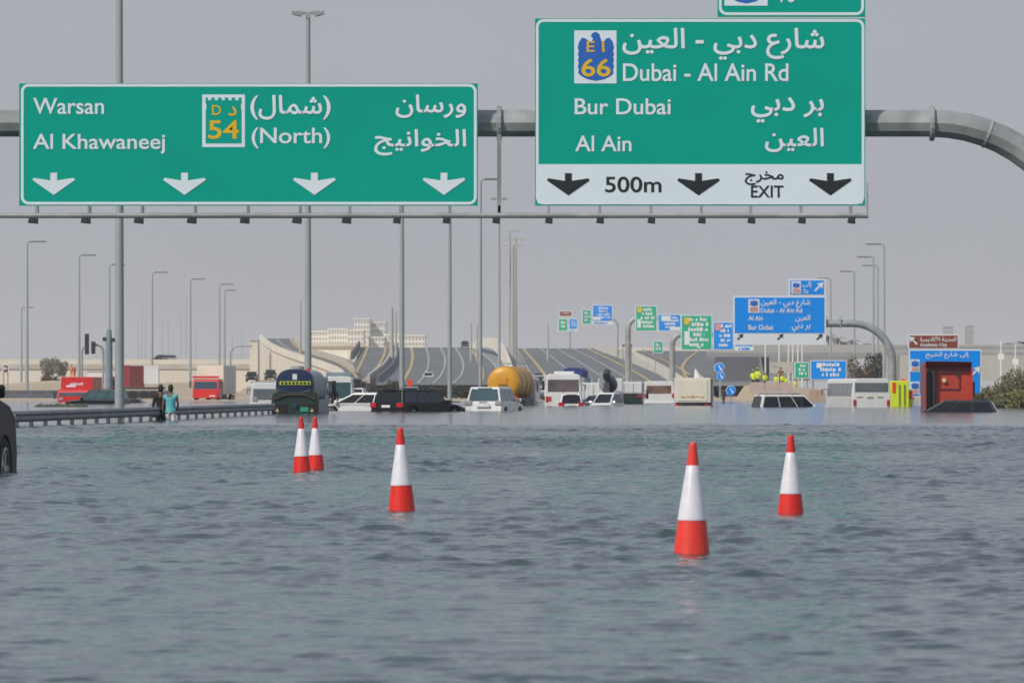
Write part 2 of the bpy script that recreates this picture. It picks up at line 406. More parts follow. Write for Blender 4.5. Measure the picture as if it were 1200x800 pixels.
# ------------------------------------------------------------------ ground sheet
def ground_z(x, y):
    t = min(1, max(0, (y-(596+22*mnoise.noise((x*.03, y*.004, 0)))-x*.03)/26)); base = -1.15+1.25*t*t*(3-2*t)
    if y < 150: base = -.62
    elif y < 260: base = -.62-.53*(y-150)/110 if t == 0 else base
    k = min(1, max(0, (x-(25+(y-300)*.062))/6)); k *= min(1, max(0, (y-240)/60))
    base = max(base, -1.15+1.7*k*k*(3-2*k)+.25*mnoise.noise((x*.1, y*.05, 0))) if k > 0 else base
    return base
xs = sorted(set([-6000, -3000, -1500, -900, -600, -400, -300]+list(range(-240, 241, 8))+[300, 400, 600, 900, 1500, 3000, 6000]))
ys = [-60, 0, 60, 120, 180]+list(range(240, 680, 12))+[720, 800, 900, 1000, 1200, 1500, 2000, 3000, 4500, 6900]
mb = MB(); nx = len(xs)
mb.add([(x, y, ground_z(x, y)) for y in ys for x in xs], [(j*nx+i, j*nx+i+1, (j+1)*nx+i+1, (j+1)*nx+i) for j in range(len(ys)-1) for i in range(nx-1)])
tag(mb.build('ground', sand, smooth=True), kind='structure')

# ------------------------------------------------------------------ flyover ramps
def prof(y, P):
    yb, yc, db, dc = P; t = (yb-y)/(yb-yc); return db+(dc-db)*t
def interp(pts, y):
    pts = sorted(pts, key=lambda p: p[1])
    if y <= pts[0][1]: return pts[0][0]
    for (xa, ya), (xb, yb) in zip(pts, pts[1:]):
        if y <= yb:
            t = (y-ya)/(yb-ya); t2 = t
            return xa+(xb-xa)*t2
    return pts[-1][0]
def curve3(pts, P, y0, y1, n=22, lift=0):
    # smooth the hand-read curve with a small moving average
    res = []
    for i in range(n+1):
        y = y0+(y1-y0)*i/n; h = (y1-y0)*.06
        x = sum(interp(pts, min(max(y+k*h, min(y0, y1)), max(y0, y1))) for k in (-1, 0, 1))/3
        d = prof(y, P); p = at(x, y, d); p.z += lift; res.append(p)
    return res
def ribbon(name, L_, R_, P, y0, y1, m, parent=None, skirt=True, kind='structure', lift=0):
    a = curve3(L_, P, y0, y1, lift=lift); b = curve3(R_, P, y0, y1, lift=lift); n = len(a); mb = MB()
    # carry the deck on past the crest
    vs = a+b; fs = [(i, n+i, n+i+1, i+1) for i in range(n-1)]
    mb.add(vs, fs)
    o = mb.build(name, m, parent, smooth=True)
    if kind and not parent: tag(o, kind=kind)
    if skirt:
        w_ = MB()
        for q in (a, b):
            q2 = [Vector((p.x, p.y, -.2)) for p in q]; q3 = [Vector((p.x, p.y, p.z-.03)) for p in q]
            w_.add(q3+q2, [(i, i+1, n+i+1, n+i) for i in range(n-1)])
        e_ = b[-1]; a_ = a[-1]
        w_.add([a_-Vector((0, 0, .03)), e_-Vector((0, 0, .03)), (e_.x, e_.y, -.2), (a_.x, a_.y, -.2)], [(0, 1, 2, 3)])
        tag(w_.build('embankment_wall', concw), kind='structure')
    return o
def line(pts, P, y0, y1, wd, m, lift=.1):
    c = curve3(pts, P, y0, y1, lift=lift); n = len(c)
    mb = MB(); mb.add([p-Vector((wd/2, 0, 0)) for p in c]+[p+Vector((wd/2, 0, 0)) for p in c], [(i, n+i, n+i+1, i+1) for i in range(n-1)])
    tag(mb.build('lane_marking', m), kind='structure')
def parapet(pts, P, y0, y1, h, wd, m, label=None, lift=0, name='concrete_parapet'):
    c = curve3(pts, P, y0, y1, lift=lift); n = len(c); mb = MB()
    rings = [[p+Vector((-wd/2, 0, -.3)), p+Vector((-wd*.28, 0, h)), p+Vector((wd*.28, 0, h)), p+Vector((wd/2, 0, -.3))] for p in c]
    mb.loft(rings)
    o = mb.build(name, m)
    return tag(o, label, 'barrier') if label else tag(o, kind='structure')
PB = (452, 407, 1230, 1717)
# A: far left flyover sweeping in
PA = (444, 396.5, 1260, 1700)
A_l = [(304,396.5),(309,401),(320,409),(345,419),(372,427),(398,437),(404,444)]
A_r = [(343,396.5),(347,403),(356,411),(372,417),(394,423),(408,430),(418,438),(424,444)]
ribbon('flyover_road', A_l, A_r, PA, 444, 396.5, asph)
parapet(A_l, PA, 443, 396.5, 1.1, .8, concw, 'pale parapet along the left edge of the far left flyover')
parapet(A_r, PA, 436, 396.5, 1.0, .6, conc, 'pale parapet along the inner edge of the far left flyover')
line([(x+3.5, y) for x, y in A_l], PA, 443, 397, .55, ymark); line([(x-3.5, y) for x, y in A_r], PA, 443, 397, .55, ymark)
line([((a[0]+b[0])/2, a[1]) for a, b in zip(A_l, [(interp(A_r, y), y) for _, y in A_l])], PA, 436, 397, .45, lmark)
# C: narrow ramp beside the main road
C_l = [(424,407),(419,416),(413,428),(410,440),(408,448)]
C_r = [(461,407),(458,417),(450,429),(440,439),(428,448)]
ribbon('slip_road', C_l, C_r, PB, 448, 407, asph)
line([(431,407),(427,418),(421,430),(415,442),(412,448)], PB, 447, 407.5, .6, ymark)
line([(452,407),(450,417),(444,428),(436,438),(424,448)], PB, 447, 407.5, .6, ymark)
parapet([(422,405.5),(417,414),(412,420)], PB, 420, 407, 1.6, .8, concd, 'short dark barrier at the head of the narrow ramp')
# barrier between C and B; its shadow side is painted as dark concrete
parapet([(465,405),(466,417),(461,430),(452,440),(440,449)], PB, 448, 407, 1.15, .9, concd, 'curved concrete barrier left of the main flyover road, shadow side painted dark')
parapet([(461.5,405),(459,417),(452,430),(442,439),(429,448)], PB, 447, 407, 1.3, .7, conc, 'thin pale concrete kerb wall beside the dark-painted shadow side of the curved barrier')
# B: main carriageway
B_l = [(466,407),(468,417),(463,430),(453,440),(440,450)]
B_r = [(556,407),(568,417),(579,427),(584,438),(586,451)]
ribbon('main_road', B_l, B_r, PB, 451, 407, asph)
line([(481.5,407),(484,416),(482,430),(476,441),(470,451)], PB, 450, 407.5, .7, ymark)
line([(499,407),(502.5,418),(502,430),(497,442),(488,451)], PB, 450, 407.5, .5, lmark)
line([(516,407),(521.5,418),(521.5,430),(516,442),(505,451)], PB, 450, 407.5, .5, lmark)
line([(533,407),(541.5,420),(543.5,431),(540,442),(528,451)], PB, 450, 407.5, .5, lmark)
line([(550,407),(558,417),(564,429),(566,440),(563,451)], PB, 450, 407.5, .7, ymark)
# D: concrete strip and arched white parapet between the carriageways
D_l = [(558,407),(570,417),(581,427),(586,438),(588,451)]
D_r = [(603,407),(609,417),(616,430),(622,442),(625,451)]
ribbon('median_strip', D_l, D_r, PB, 451, 407, concg, lift=-.08, skirt=False)
# arched parapet of a ramp rising behind
P_arch = []
for k in range(25):
    x = 549+50*k/24
    y = 408-13.5*math.sin(PI*min(1, (k/24)*1.12)**.8) if k < 20 else 399+(k-20)*5.2
    P_arch.append((x, y))
arch = [(547,408),(553,403),(560,398.5),(567,396),(575,395.3),(582,397.5),(588,403),(592,410),(596,419),(599,428)]
mb = MB(); rings = []
for i, (x, y) in enumerate(arch):
    d = 1760-34*i; p = at(x, y, d); q = at(x-2, y+10+i*.4, d)
    rings.append([p+Vector((-.3,.4,0)), p+Vector((.3,-.4,0)), Vector((q.x+.4, d-.4, max(q.z, .2))), Vector((q.x-.4, d+.4, max(q.z, .2)))])
mb.loft(rings)
tag(mb.build('ramp_parapet', concw, smooth=True), 'arched white ramp parapet between the two main carriageways', 'barrier')
# E: right carriageway
E_l = [(606,408),(613,420),(622,436),(630,451)]
E_r = [(693,408),(722,418),(752,430),(778,441),(800,451)]
ribbon('main_road', E_l, E_r, PB, 451, 408, asph)
line([(612,408),(624,421),(636,436),(646,451)], PB, 450, 408.5, .7, ymark)
line([(632,408),(650,421),(668,436),(684,451)], PB, 450, 408.5, .5, lmark)
line([(651,408),(674,421),(697,436),(716,451)], PB, 450, 408.5, .5, lmark)
line([(669,408),(694,420),(722,436),(744,451)], PB, 450, 408.5, .5, lmark)
line([(686,408),(712,420),(746,437),(768,451)], PB, 450, 408.5, .7, ymark)
PE = [(690,405.5),(700,408),(727,416),(757,428),(783,440),(805,451)]
parapet(PE, PB, 450, 407, 1.2, 2.6, conc, 'broad pale concrete parapet right of the right carriageway')
# F: right lower slip road curving away
PF = (452, 411, 1000, 1560)
F_l = [(742,411),(762,419),(786,432),(804,443),(812,452)]
F_r = [(838,411),(852,418),(866,430),(880,442),(892,452)]
ribbon('slip_road', F_l, F_r, PF, 451, 411, asph)
line([(820,411),(806,420),(799,430),(803,441),(812,451)], PF, 448, 412, .6, ymark)
line([(750,411),(774,420),(797,432),(812,442)], PF, 440, 412, .5, ymark)
# ramp fill behind the crests: sandy land and a wall
def wall(name, px0, px1, ytop, ybot, d, m, thick=2., label=None, cat=None, d2=None):
    a = at(px0, ytop, d); b = at(px1, ytop, d2 or d); zb = at(px0, ybot, d).z if ybot else -.2
    dirv = (b-a).normalized(); nrm = Vector((-dirv.y, dirv.x, 0))*thick
    mb = MB(); mb.hexa([(a.x, a.y, zb), (b.x, b.y, zb), (b.x+nrm.x, b.y+nrm.y, zb), (a.x+nrm.x, a.y+nrm.y, zb),
                        tuple(a), tuple(b), tuple(b+nrm), tuple(a+nrm)])
    o = mb.build(name, m)
    return tag(o, label, cat) if label else tag(o, kind='structure')
# viaduct along the left
def viaduct(px0, px1, ytop, d, label, deck=1.2, span=26, d2=None, under='piers', par=1.1, m1=None, m2=None):
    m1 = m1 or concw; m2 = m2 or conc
    a = at(px0, ytop, d); b = at(px1, ytop, d2 or d); Ln = b.x-a.x
    t = thing('viaduct', label, 'bridge', (a.x, d, 0), math.atan2((d2 or d)-d, Ln)); Ln = math.hypot(Ln, (d2 or d)-d); z = a.z
    MB().box(0, Ln, 0, .3, z-par, z).build('parapet', m1, t)
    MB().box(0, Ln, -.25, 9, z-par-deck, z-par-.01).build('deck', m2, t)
    MB().box(0, Ln, 9.4, 9.7, z-par, z-.02).build('parapet', concw, t)
    if under == 'wall':
        n = int(Ln/12)
        base = MB().box(0, Ln, .1, 9, -.3, z-par-deck-.01).build('abutment_wall', conc, t)
        for k in range(n):
            MB().box(k*12+.12, k*12+11.88, -.02, .09, .2, z-par-deck-.3).build('wall_panel', concw, t)
    else:
        for k in range(int(Ln/span)+1):
            MB().box(k*span+1, k*span+3, 2, 7, -.3, z-par-deck-.02).build('pier', conc, t)
    return t
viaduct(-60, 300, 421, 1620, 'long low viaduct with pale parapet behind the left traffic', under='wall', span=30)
# sloping pale side wall under flyover A: abutment block
t = thing('bridge_abutment', 'pale abutment block where the far left flyover begins', 'bridge', at(296, 452, 1600)*1, 0)
t.location.z = 0
MB().box(-.6, 1.2, 0, 10, -.2, at(296,399,1600).z).build('abutment_wall', concw, t)
MB().box(-.8, 1.4, -.3, 10.2, at(296,399,1600).z+.01, at(296,397.5,1600).z).build('coping', conc, t)
# sandy fill between the ramps
def mound(pts, d, m, name='sand_bank', depth=60):
    mb = MB(); f = [at(x, y, d+(dd if dd else 0)) for x, y, *r in pts for dd in [r[0] if r else 0]]
    f[0].z = f[-1].z = -.3
    g = [Vector((p.x, p.y-depth, -.3)) for p in f]; k = [Vector((p.x, p.y+depth, -.3)) for p in f]
    n = len(f); mb.add(g+f+k, [(i, i+1, n+i+1, n+i) for i in range(n-1)]+[(n+i, n+i+1, 2*n+i+1, 2*n+i) for i in range(n-1)])
    return tag(mb.build(name, m, smooth=True), kind='structure')
mound([(352,411),(362,409),(380,412),(396,417),(412,422),(424,430),(430,440)], 1640, sand, depth=120)
mound([(286,452),(300,446),(320,444),(360,446),(400,448),(430,450)], 1150, sand, depth=60)
mound([(-40,452),(0,449.5),(40,447),(62,445.5),(80,447),(100,450),(150,449.5),(200,448),(250,449),(285,450)], 960, sand, depth=50)
mound([(738,412),(752,409),(768,412),(779,417),(770,421)], 1580, conc, depth=60, name='paved_island')
wall('retaining_wall', 362, 412, 402.5, 408, 1800, concw, label='long pale retaining wall below the cream buildings', cat='wall')
wall('boundary_wall', 700, 862, 407, 414, 1750, concw, label='pale boundary wall beyond the right carriageways', cat='wall')
wall('boundary_wall', 362, 440, 405.5, 410, 1760, sand, label='sandy wall strip left of the narrow ramp', cat='wall')
mound([(720,407),(760,406),(800,408),(860,409)], 1900, sand, depth=60)
# right-hand bridges and walls
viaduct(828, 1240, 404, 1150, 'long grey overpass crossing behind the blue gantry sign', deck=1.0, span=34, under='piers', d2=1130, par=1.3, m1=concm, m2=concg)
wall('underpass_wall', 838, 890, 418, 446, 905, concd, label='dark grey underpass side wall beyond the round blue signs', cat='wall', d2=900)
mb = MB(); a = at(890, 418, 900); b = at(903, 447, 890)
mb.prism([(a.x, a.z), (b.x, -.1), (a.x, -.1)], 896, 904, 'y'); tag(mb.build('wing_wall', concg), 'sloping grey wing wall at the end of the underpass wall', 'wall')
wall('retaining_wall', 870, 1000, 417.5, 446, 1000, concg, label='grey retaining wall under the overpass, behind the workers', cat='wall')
wall('retaining_wall', 1036, 1260, 416, 446, 980, concm, label='pale retaining wall at the far right beyond the shrubs', cat='wall', d2=960)
wall('retaining_wall', 1036, 1260, 405.5, 410, 985, concg, label='grey parapet strip above the pale right retaining wall', cat='wall', d2=965)
wall('asphalt_apron', 800, 905, 448, 452, 820, concg)
# ------------------------------------------------------------------ roadside barriers
# W-beam guardrail on the left
ga, gb = Vector((-14.4, 163, 0)), Vector((-10.35, 293, 0))
gd = (gb-ga); gl = gd.length; gd.normalize(); gang = math.atan2(gd.y, gd.x)
t = thing('guardrail', 'long grey steel guardrail standing in the flood water at the left', 'guardrail', ga, gang)
def wprof(y, z): # W cross-section
    return [(y,z),(y-.05,z+.03),(y-.08,z+.09),(y-.02,z+.14),(y-.02,z+.17),(y-.08,z+.22),(y-.05,z+.28),(y,z+.31),(y+.015,z+.31),(y-.03,z+.27),(y-.05,z+.22),(y,z+.17),(y,z+.14),(y-.05,z+.09),(y-.03,z+.04),(y+.015,z)]
k = 0; x = 0
while x < gl-.5:
    MB().prism(wprof(-.12, .14), x, min(x+4.02, gl), 'x').build('rail_section', mat('dull_rail_steel', (.21,.22,.225), .55, .2, .25, 1.5, .1, grime=(.1,.105,.11)), t); x += 4
x = 1.0
while x < gl:
    MB().box(x-.08, x+.08, -.03, .08, -.95, .32).build('post', concd, t, bevel=.01); x += 4
mb = MB(); mb.lathe([(.16, 0), (.16, .3), (.12, .31)], 10, (gl, -.02, .14)); mb.build('end_terminal', galv, t)
# far barrier beyond the water
a = at(-40, 461, 800); b = at(74, 461, 800)
t = thing('concrete_barrier', 'long dark concrete barrier at the far left beyond the flooded lanes', 'barrier', (a.x, 800, 0), 0)
n = 6; bl = (b.x-a.x)/n
for k in range(n):
    MB().prism([(-.35,-.3),(-.3,.25),(-.12,.5),(-.1,1.0),(.1,1.0),(.12,.5),(.3,.25),(.35,-.3)], k*bl+.02, (k+1)*bl-.02, 'x').build('barrier_block', concd, t)
a = at(140, 461, 760); b = at(232, 461, 760)
t = thing('concrete_barrier', 'dark barrier under the maroon container lorry', 'barrier', (a.x, 760, 0), 0)
for k in range(int((b.x-a.x)/3)):
    MB().prism([(-.35,-.3),(-.3,.25),(-.12,.5),(-.1,1.0),(.1,1.0),(.12,.5),(.3,.25),(.35,-.3)], k*3+.02, k*3+2.98, 'x').build('barrier_block', concd, t)

# ------------------------------------------------------------------ main gantry
DG = F/41.6; sG = 41.6
def gp(px, py, dd=0): return at(px, py, DG) + Vector((0, dd, 0))
g = thing('sign_gantry', 'grey tubular sign gantry spanning the flooded road', 'gantry', (gp(1281,457).x, DG+.75, -.6), 0)
org = g.location.copy()
def loc(p): return (p[0]-org.x, p[1]-org.y, p[2]-org.z)
bc = 143.5; R = 187
yb = DG+.75
beam = [Vector((gp(x, bc).x, yb, gp(x, bc).z)) for x in (-110, 300, 600, 1094)]
r0 = 16.3/sG
MB().tube([loc(p) for p in beam], r0, 10, rot=.3).build('beam', galv, g)
def bend(cx, sign, name='bend'):
    pts = []
    for k in range(15):
        a_ = PI/2*k/14; x = cx+sign*R*math.sin(a_); y = bc+R*(1-math.cos(a_)); q = gp(x, y)
        pts.append(loc(Vector((q.x, yb, q.z))))
    o = MB().tube(pts, [r0*1.02+.05*k/14 for k in range(15)], 10, rot=.3).build(name, galv, g, smooth=False)
    q = gp(cx+sign*R, bc+R)
    MB().tube([loc((q.x, yb, q.z)), loc((q.x, yb, -.6))], [r0*1.12, r0*1.25], 10, rot=.3).build('post', galv, g)
    MB().lathe([(r0*1.03+.02, -.06), (r0*1.05+.02, .06)], 14).build('weld_band', conc, g) if False else None
bend(1094, 1); bend(-110, -1)
def collar(px, wpx=7, ex=4.0, m=galv, nm='flange'):
    q = gp(px, bc); mb = MB(); wd = wpx/sG/2
    rings = []
    for dx, rr in ((-wd, r0+ex*.7/sG), (-wd*.6, r0+ex/sG), (wd*.6, r0+ex/sG), (wd, r0+ex*.7/sG)):
        rings.append([loc((q.x+dx, yb+rr*math.cos(2*PI*k/20), q.z+rr*math.sin(2*PI*k/20))) for k in range(20)])
    mb.loft(rings); mb.build(nm, m, g)
collar(585, 6, 4.5); collar(1094, 6, 4.5); collar(-60, 6, 4.5)
# weld seam on the bend
a_ = math.asin((1160-1094)/R); q = gp(1160, bc+R*(1-math.cos(a_)))
tv = Vector((math.cos(a_), 0, -math.sin(a_))); uv = Vector((math.sin(a_), 0, math.cos(a_)))
rings = []
for dx in (-.035, .035):
    rings.append([loc(Vector((q.x, yb, q.z))+tv*dx+(uv*math.cos(2*PI*k/20)+Vector((0,1,0))*math.sin(2*PI*k/20))*(r0*1.02+.05*5/14+.006)) for k in range(20)])
MB().loft(rings).build('weld_band', mat('weld_metal', (.45,.47,.47), .5, .3), g)
# lamp rail beneath the boards
za = gp(0, 253).z; yr = DG-.35
for x0, x1 in ((-110, 1016),):
    MB().tube([loc((gp(x0,0).x, yr, za)), loc((gp(x1,0).x, yr, za))], 3.1/sG, 8).build('lamp_rail', galv, g)
for i, px in enumerate([-24, 43.5, 105, 167, 229, 291, 352, 410, 469, 527, 585, 643, 703, 763, 822, 880, 939, 997]):
    X = gp(px, 0).x
    if px < 0: continue
    o = MB().box(*[v for v in (loc((X-.035, 0, 0))[0], loc((X+.035, 0, 0))[0], loc((0, yr+.08, 0))[1], loc((0, DG+.3, 0))[1], loc((0, 0, gp(0,249.5).z))[2], loc((0, 0, gp(0,241.3).z))[2])]).build('hanger', galv, g)
    off = -.09 if px < 600 else 0
    wl_ = .14 if px < 450 else .11
    lx = loc((X+off, yr, gp(0, 259).z))
    mb = MB(); mb.hexa([(lx[0]-wl_, lx[1]-.12, lx[2]-.06), (lx[0]+wl_*.95, lx[1]-.12, lx[2]-.09), (lx[0]+wl_*.95, lx[1]+.2, lx[2]-.09), (lx[0]-wl_, lx[1]+.2, lx[2]-.06),
                       (lx[0]-wl_*.8, lx[1]-.12, lx[2]+.07), (lx[0]+wl_, lx[1]-.12, lx[2]+.07), (lx[0]+wl_, lx[1]+.2, lx[2]+.07), (lx[0]-wl_*.8, lx[1]+.2, lx[2]+.07)])
    mb.build('floodlight', darkbox, g, bevel=.012)
# bracket post between the boards and at the right end
for px, y0, y1 in ((585, 158, 250), (1016, 215, 256)):
    X = gp(px, 0).x; hw = 2.4/sG if px < 900 else .9/sG
    MB().box(loc((X-hw,0,0))[0], loc((X+hw,0,0))[0], loc((0,yr+.08,0))[1], loc((0,yr+.2,0))[1], loc((0,0,gp(0,y1).z))[2], loc((0,0,gp(0,y0).z))[2]).build('bracket', galv, g)
# brackets behind boards
for px in (110, 290, 470, 700, 820, 940):
    q = gp(px, bc); MB().box(*(loc((q.x-.1,0,0))[0], loc((q.x+.1,0,0))[0], loc((0,DG+.13,0))[1], loc((0,yb-.2,0))[1], loc((0,0,q.z-1))[2], loc((0,0,q.z+1))[2])).build('bracket', galv, g)

# left green board
B = Board('overhead_sign', 'wide green overhead board reading Warsan and Al Khawaneej at the left', 'road sign', 22.5, 98, 560, 241, DG)
B.panel(green)
B.ring((24.5, 98.6, 558.6, 239.8), 3.2, 9, white_s, 1)
B.text('Warsan', (39,115,122,134), white_s); B.text('Al Khawaneej', (38.5,157,193.5,180.5), white_s)
B.text('(شمال)', (294,112,387,140), white_s, arabic=True); B.text('(North)', (295,149.5,387,174), white_s)
B.text('ورسان', (464,111.5,546,138), white_s, arabic=True); B.text('الخوانيج', (439,152,546,182), white_s, arabic=True)
sh = B.rect((237,111,287,172.5), white_s, 1, 'route_shield')
pts = [(241,114.5)]; x = 241.0
for k in range(5):
    pts += [(243.5+k*8, 114.5), (243.5+k*8, 117.6), (247.5+k*8, 117.6), (247.5+k*8, 114.5)]
pts += [(283,114.5),(283,121),(281.8,124),(283,130),(283,168),(241,168),(241,130),(242.2,124),(241,121)]
B.poly(pts, green, 2, 'shield_field', sh and B.t)
B.text('D', (248.5,123.5,259,135), yellow_s, 3, .012); B.text('د', (268,125,277,135.5), yellow_s, 3, .02, arabic=True); B.text('54', (244,141,280,163), yellow_s, 3, .014)
for cx in (63, 216.3, 368.5, 520.3): B.down_arrow(cx, 202.5, white_s)
# right green board
B = Board('overhead_sign', 'tall green overhead board reading Dubai - Al Ain Rd with white 500m exit strip', 'road sign', 627, 22, 1014, 241, DG, rz=math.radians(.0))
B.panel(green)
B.rect((630,192.5,1011,238.5), white_s, 1, 'white_strip')
B.ring((628,22.8,1013,239.6), 3.2, 9, white_s, 1.2)
for pts in ([(628,192),(631.5,192),(631.5,238.6),(628,236)], ):
    pass
B.rect((673,36,722.5,98), white_s, 1, 'route_shield'); B.eagle(677,37.5,719.5,95, eagle_b, 2)
B.text('E', (687.5,48.5,697,61), yellow_s, 3, .012); B.text('ا', (705.5,48.5,708.3,61), yellow_s, 3, .02, arabic=True); B.text('66', (681.5,69,715.5,90), yellow_s, 3, .014)
B.text('شارع دبي - العين', (730,33.5,965.5,70), white_s, arabic=True); B.text('Dubai - Al Ain Rd', (730,74.5,924,95.5), white_s)
B.text('Bur Dubai', (673.5,115.5,786,134.5), white_s); B.text('Al Ain', (674,159,740,177.5), white_s)
B.text('بر دبي', (880.5,114.5,965,143.5), white_s, arabic=True); B.text('العين', (897,150.5,965,178), white_s, arabic=True)
B.text('500m', (709,207,775,225.5), black_s, 2.4); B.text('EXIT', (880,217.5,918,231.5), black_s, 2.4); B.text('مخرج', (873,201,918,216.5), black_s, 2.4, arabic=True)
for cx in (666, 818.5, 973): B.down_arrow(cx, 203, black_s, 1.0, 2.4)
# small board on top
B = Board('overhead_sign', 'small green board above the tall one, cut by the top of the picture', 'road sign', 841, -66, 1014, 20, DG, back=.12)
B.panel(green); B.ring((842.5,-64,1012.5,18), 3.2, 9, white_s, 1)
B.rect((849,-54,899.5,7), white_s, 1, 'route_shield'); B.eagle(853,-53,896,4.3, eagle_b, 2)
B.text('66', (857,-22,892,-2), yellow_s, 3, .014); B.text('To', (910,-17,932,3.2), white_s); B.text('إلى', (908,-54,940,-26), white_s, arabic=True)
B.diag_arrow(978, -24, 22, white_s)

# ------------------------------------------------------------------ farther gantries and boards
def arch_post(label, d, beam_y, x_in, x_bend, R_, side, ybase, rpx, name='sign_gantry', zb=-.9, rec=None):
    """tubular gantry: beam from x_in to x_bend at row beam_y, then a quarter bend down to a post"""
    s = F/d; base = at(x_bend+side*R_, beam_y, d); g = thing(name, label, 'gantry', (base.x, d+.5, zb), 0)
    def lc(px, py): p = at(px, py, d); return (p.x-base.x, 0, p.z-zb)
    MB().tube([lc(x_in, beam_y), lc(x_bend, beam_y)], rpx/s, 10).build('beam', galv, g, smooth=True)
    pts = [lc(x_bend+side*R_*math.sin(PI/2*k/12), beam_y+R_*(1-math.cos(PI/2*k/12))) for k in range(13)]
    MB().tube(pts, [rpx/s*(1+.2*k/12) for k in range(13)], 10).build('bend', galv, g, smooth=True)
    q = lc(x_bend+side*R_, beam_y+R_); MB().tube([q, (q[0], 0, 0)], [rpx*1.2/s, rpx*1.3/s], 10).build('post', galv, g, smooth=True)
    return g, lc, s
D2 = 625
g2, lc2, s2 = arch_post('curved tubular gantry carrying the far blue Al Ain board', D2, 379, 862, 1000, 46, 1, 445, 4.2)
for px in (968, 985):
    q = lc2(px, 379); MB().box(q[0]-.06, q[0]+.06, -.42, .42, q[2]-.45, q[2]+.6).build('flange', galv, g2)
B = Board('overhead_sign', 'blue overhead board reading Dubai - Al Ain Rd over a white arrow strip', 'road sign', 859, 346.5, 968, 404, D2, back=.15)
B.panel(white_far); B.rect((861,348.5,966,390), blue, 1, 'blue_field')
B.rect((877,350.5,890,366.5), white_far, 2, 'route_shield'); B.eagle(879,351.5,888,358.5, eagle_b, 3); B.rect((879,359.5,888,365), pinkish, 3, 'shield_field')
B.text('شارع دبي - العين', (892,350.5,949.5,360.5), white_far, 2, .02, arabic=True); B.text('Dubai - Al Ain Rd', (891.5,361,940,366.5), white_far, 2, .02)
B.text('Al Ain', (877,370,894,375.5), white_far, 2, .02); B.text('Bur Dubai', (877,380.5,906,386.5), white_far, 2, .02)
B.text('العين', (932,369,949.5,377), white_far, 2, .02, arabic=True); B.text('بر دبي', (928,379.5,949.5,388.5), white_far, 2, .02, arabic=True)
for cx in (867, 914, 960): B.diag_arrow(cx, 394.5, 3.6, black_s, 2)
B = Board('overhead_sign', 'small blue board with diagonal arrow on top of the far blue sign', 'road sign', 924, 326.5, 967.5, 346.2, D2, back=.15)
B.panel(white_far); B.rect((926,328.5,965.5,345), blue, 1, 'blue_field')
B.rect((927.5,329.5,938.5,344), white_far, 2, 'route_shield'); B.eagle(929,331,937,337, eagle_b, 3); B.rect((929,338,937,342.5), pinkish, 3, 'shield_field')
B.text('إلى', (941,330,951,337), white_far, 2, .02, arabic=True); B.text('To', (941,339,947,344), white_far, 2, .02); B.diag_arrow(959.5, 336, 5.6, white_far, 2)

def far_board(label, x0, y0, x1, y1, d, m, rows, shields=(), strip=None, name='overhead_sign', seed=1, arrow=None):
    B = Board(name, label, 'road sign', x0, y0, x1, y1, d, back=.2)
    B.panel(white_far)
    yb_ = y1-.9 if not strip else y1-strip
    B.rect((x0+.9, y0+.9, x1-.9, yb_), m, 1, 'green_field' if m is green_far else 'colour_field')
    B.lines((x0+(x1-x0)*.22, y0+2, x1-2, yb_-2.5), rows, white_far, 2, seed)
    for (a, b_, c, e_, mm) in shields: B.rect((a, b_, c, e_), mm, 2.5, 'route_shield')
    if strip: B.lines((x0+2, y1-strip+1, x1-2, y1-.5), 1, blue, 2, seed+5)
    if arrow: B.down_arrow(arrow[0], arrow[1], white_far, arrow[2])
    return B
green_far = mat('sign_green_far', (.0, .42, .24), .5, 0, .04)
arch_post('slender curved gantry post left of the large green far board', 890, 392, 845, 800, 12, -1, 445, 2.8, zb=-.2)
far_board('green board beside the pole, right of the narrow blue pair', 798, 369, 834.5, 410, 890, green_far, 6, [(802,372,808,380,yellow_s),(802,388,808,404,white_far)], seed=3, arrow=(819,405,.12))
far_board('blue board partly behind the far blue Al Ain sign', 835.5, 377, 860, 410, 890, blue, 5, [(838,379,845,387,pinkish)], seed=4)
far_board('low white strip board under the left end of the far blue sign', 861, 402.5, 883, 410.5, 890, blue, 1, strip=5, seed=5)
arch_post('pale curved gantry post by the middle green and blue boards', 1140, 373, 790, 748, 12, -1, 445, 2.8, zb=-.2)
far_board('middle distance green board with yellow emblem left of a blue board', 744.5, 358, 770, 388, 1140, green_far, 5, [(747,360,752,366,yellow_s),(747,374,751,384,white_far)], seed=6)
far_board('blue board with white patch right of the middle green board', 771, 368, 798, 388, 1140, blue, 4, [(775,370,786,376,white_far),(785,383,797,387,white_far)], seed=7)
arch_post('thin arched gantry on the crest, right post', 1600, 374, 690, 716, 8, 1, 445, .8, zb=0)
far_board('tiny green board left of a blue one on the crest', 682, 362.5, 693, 380, 1600, green_far, 3, seed=8)
far_board('small blue board with white strip on the crest', 694, 357, 718, 380, 1600, blue, 4, [(695,371,704,375,white_far)], strip=4, seed=9)
arch_post('thinnest far gantry at the left end of the crest boards', 1790, 376, 657, 664, 4, 1, 445, .7, zb=0)
far_board('tiny red board above the farthest green and blue pair', 655, 364, 670.5, 371, 1790, brown, 2, seed=10)
far_board('farthest tiny green board at the left of the crest', 654, 373, 665.5, 388, 1790, green_far, 2, seed=11)
far_board('farthest tiny blue board beside the farthest green one', 666.5, 373, 677, 388, 1790, blue, 3, strip=3, seed=12)
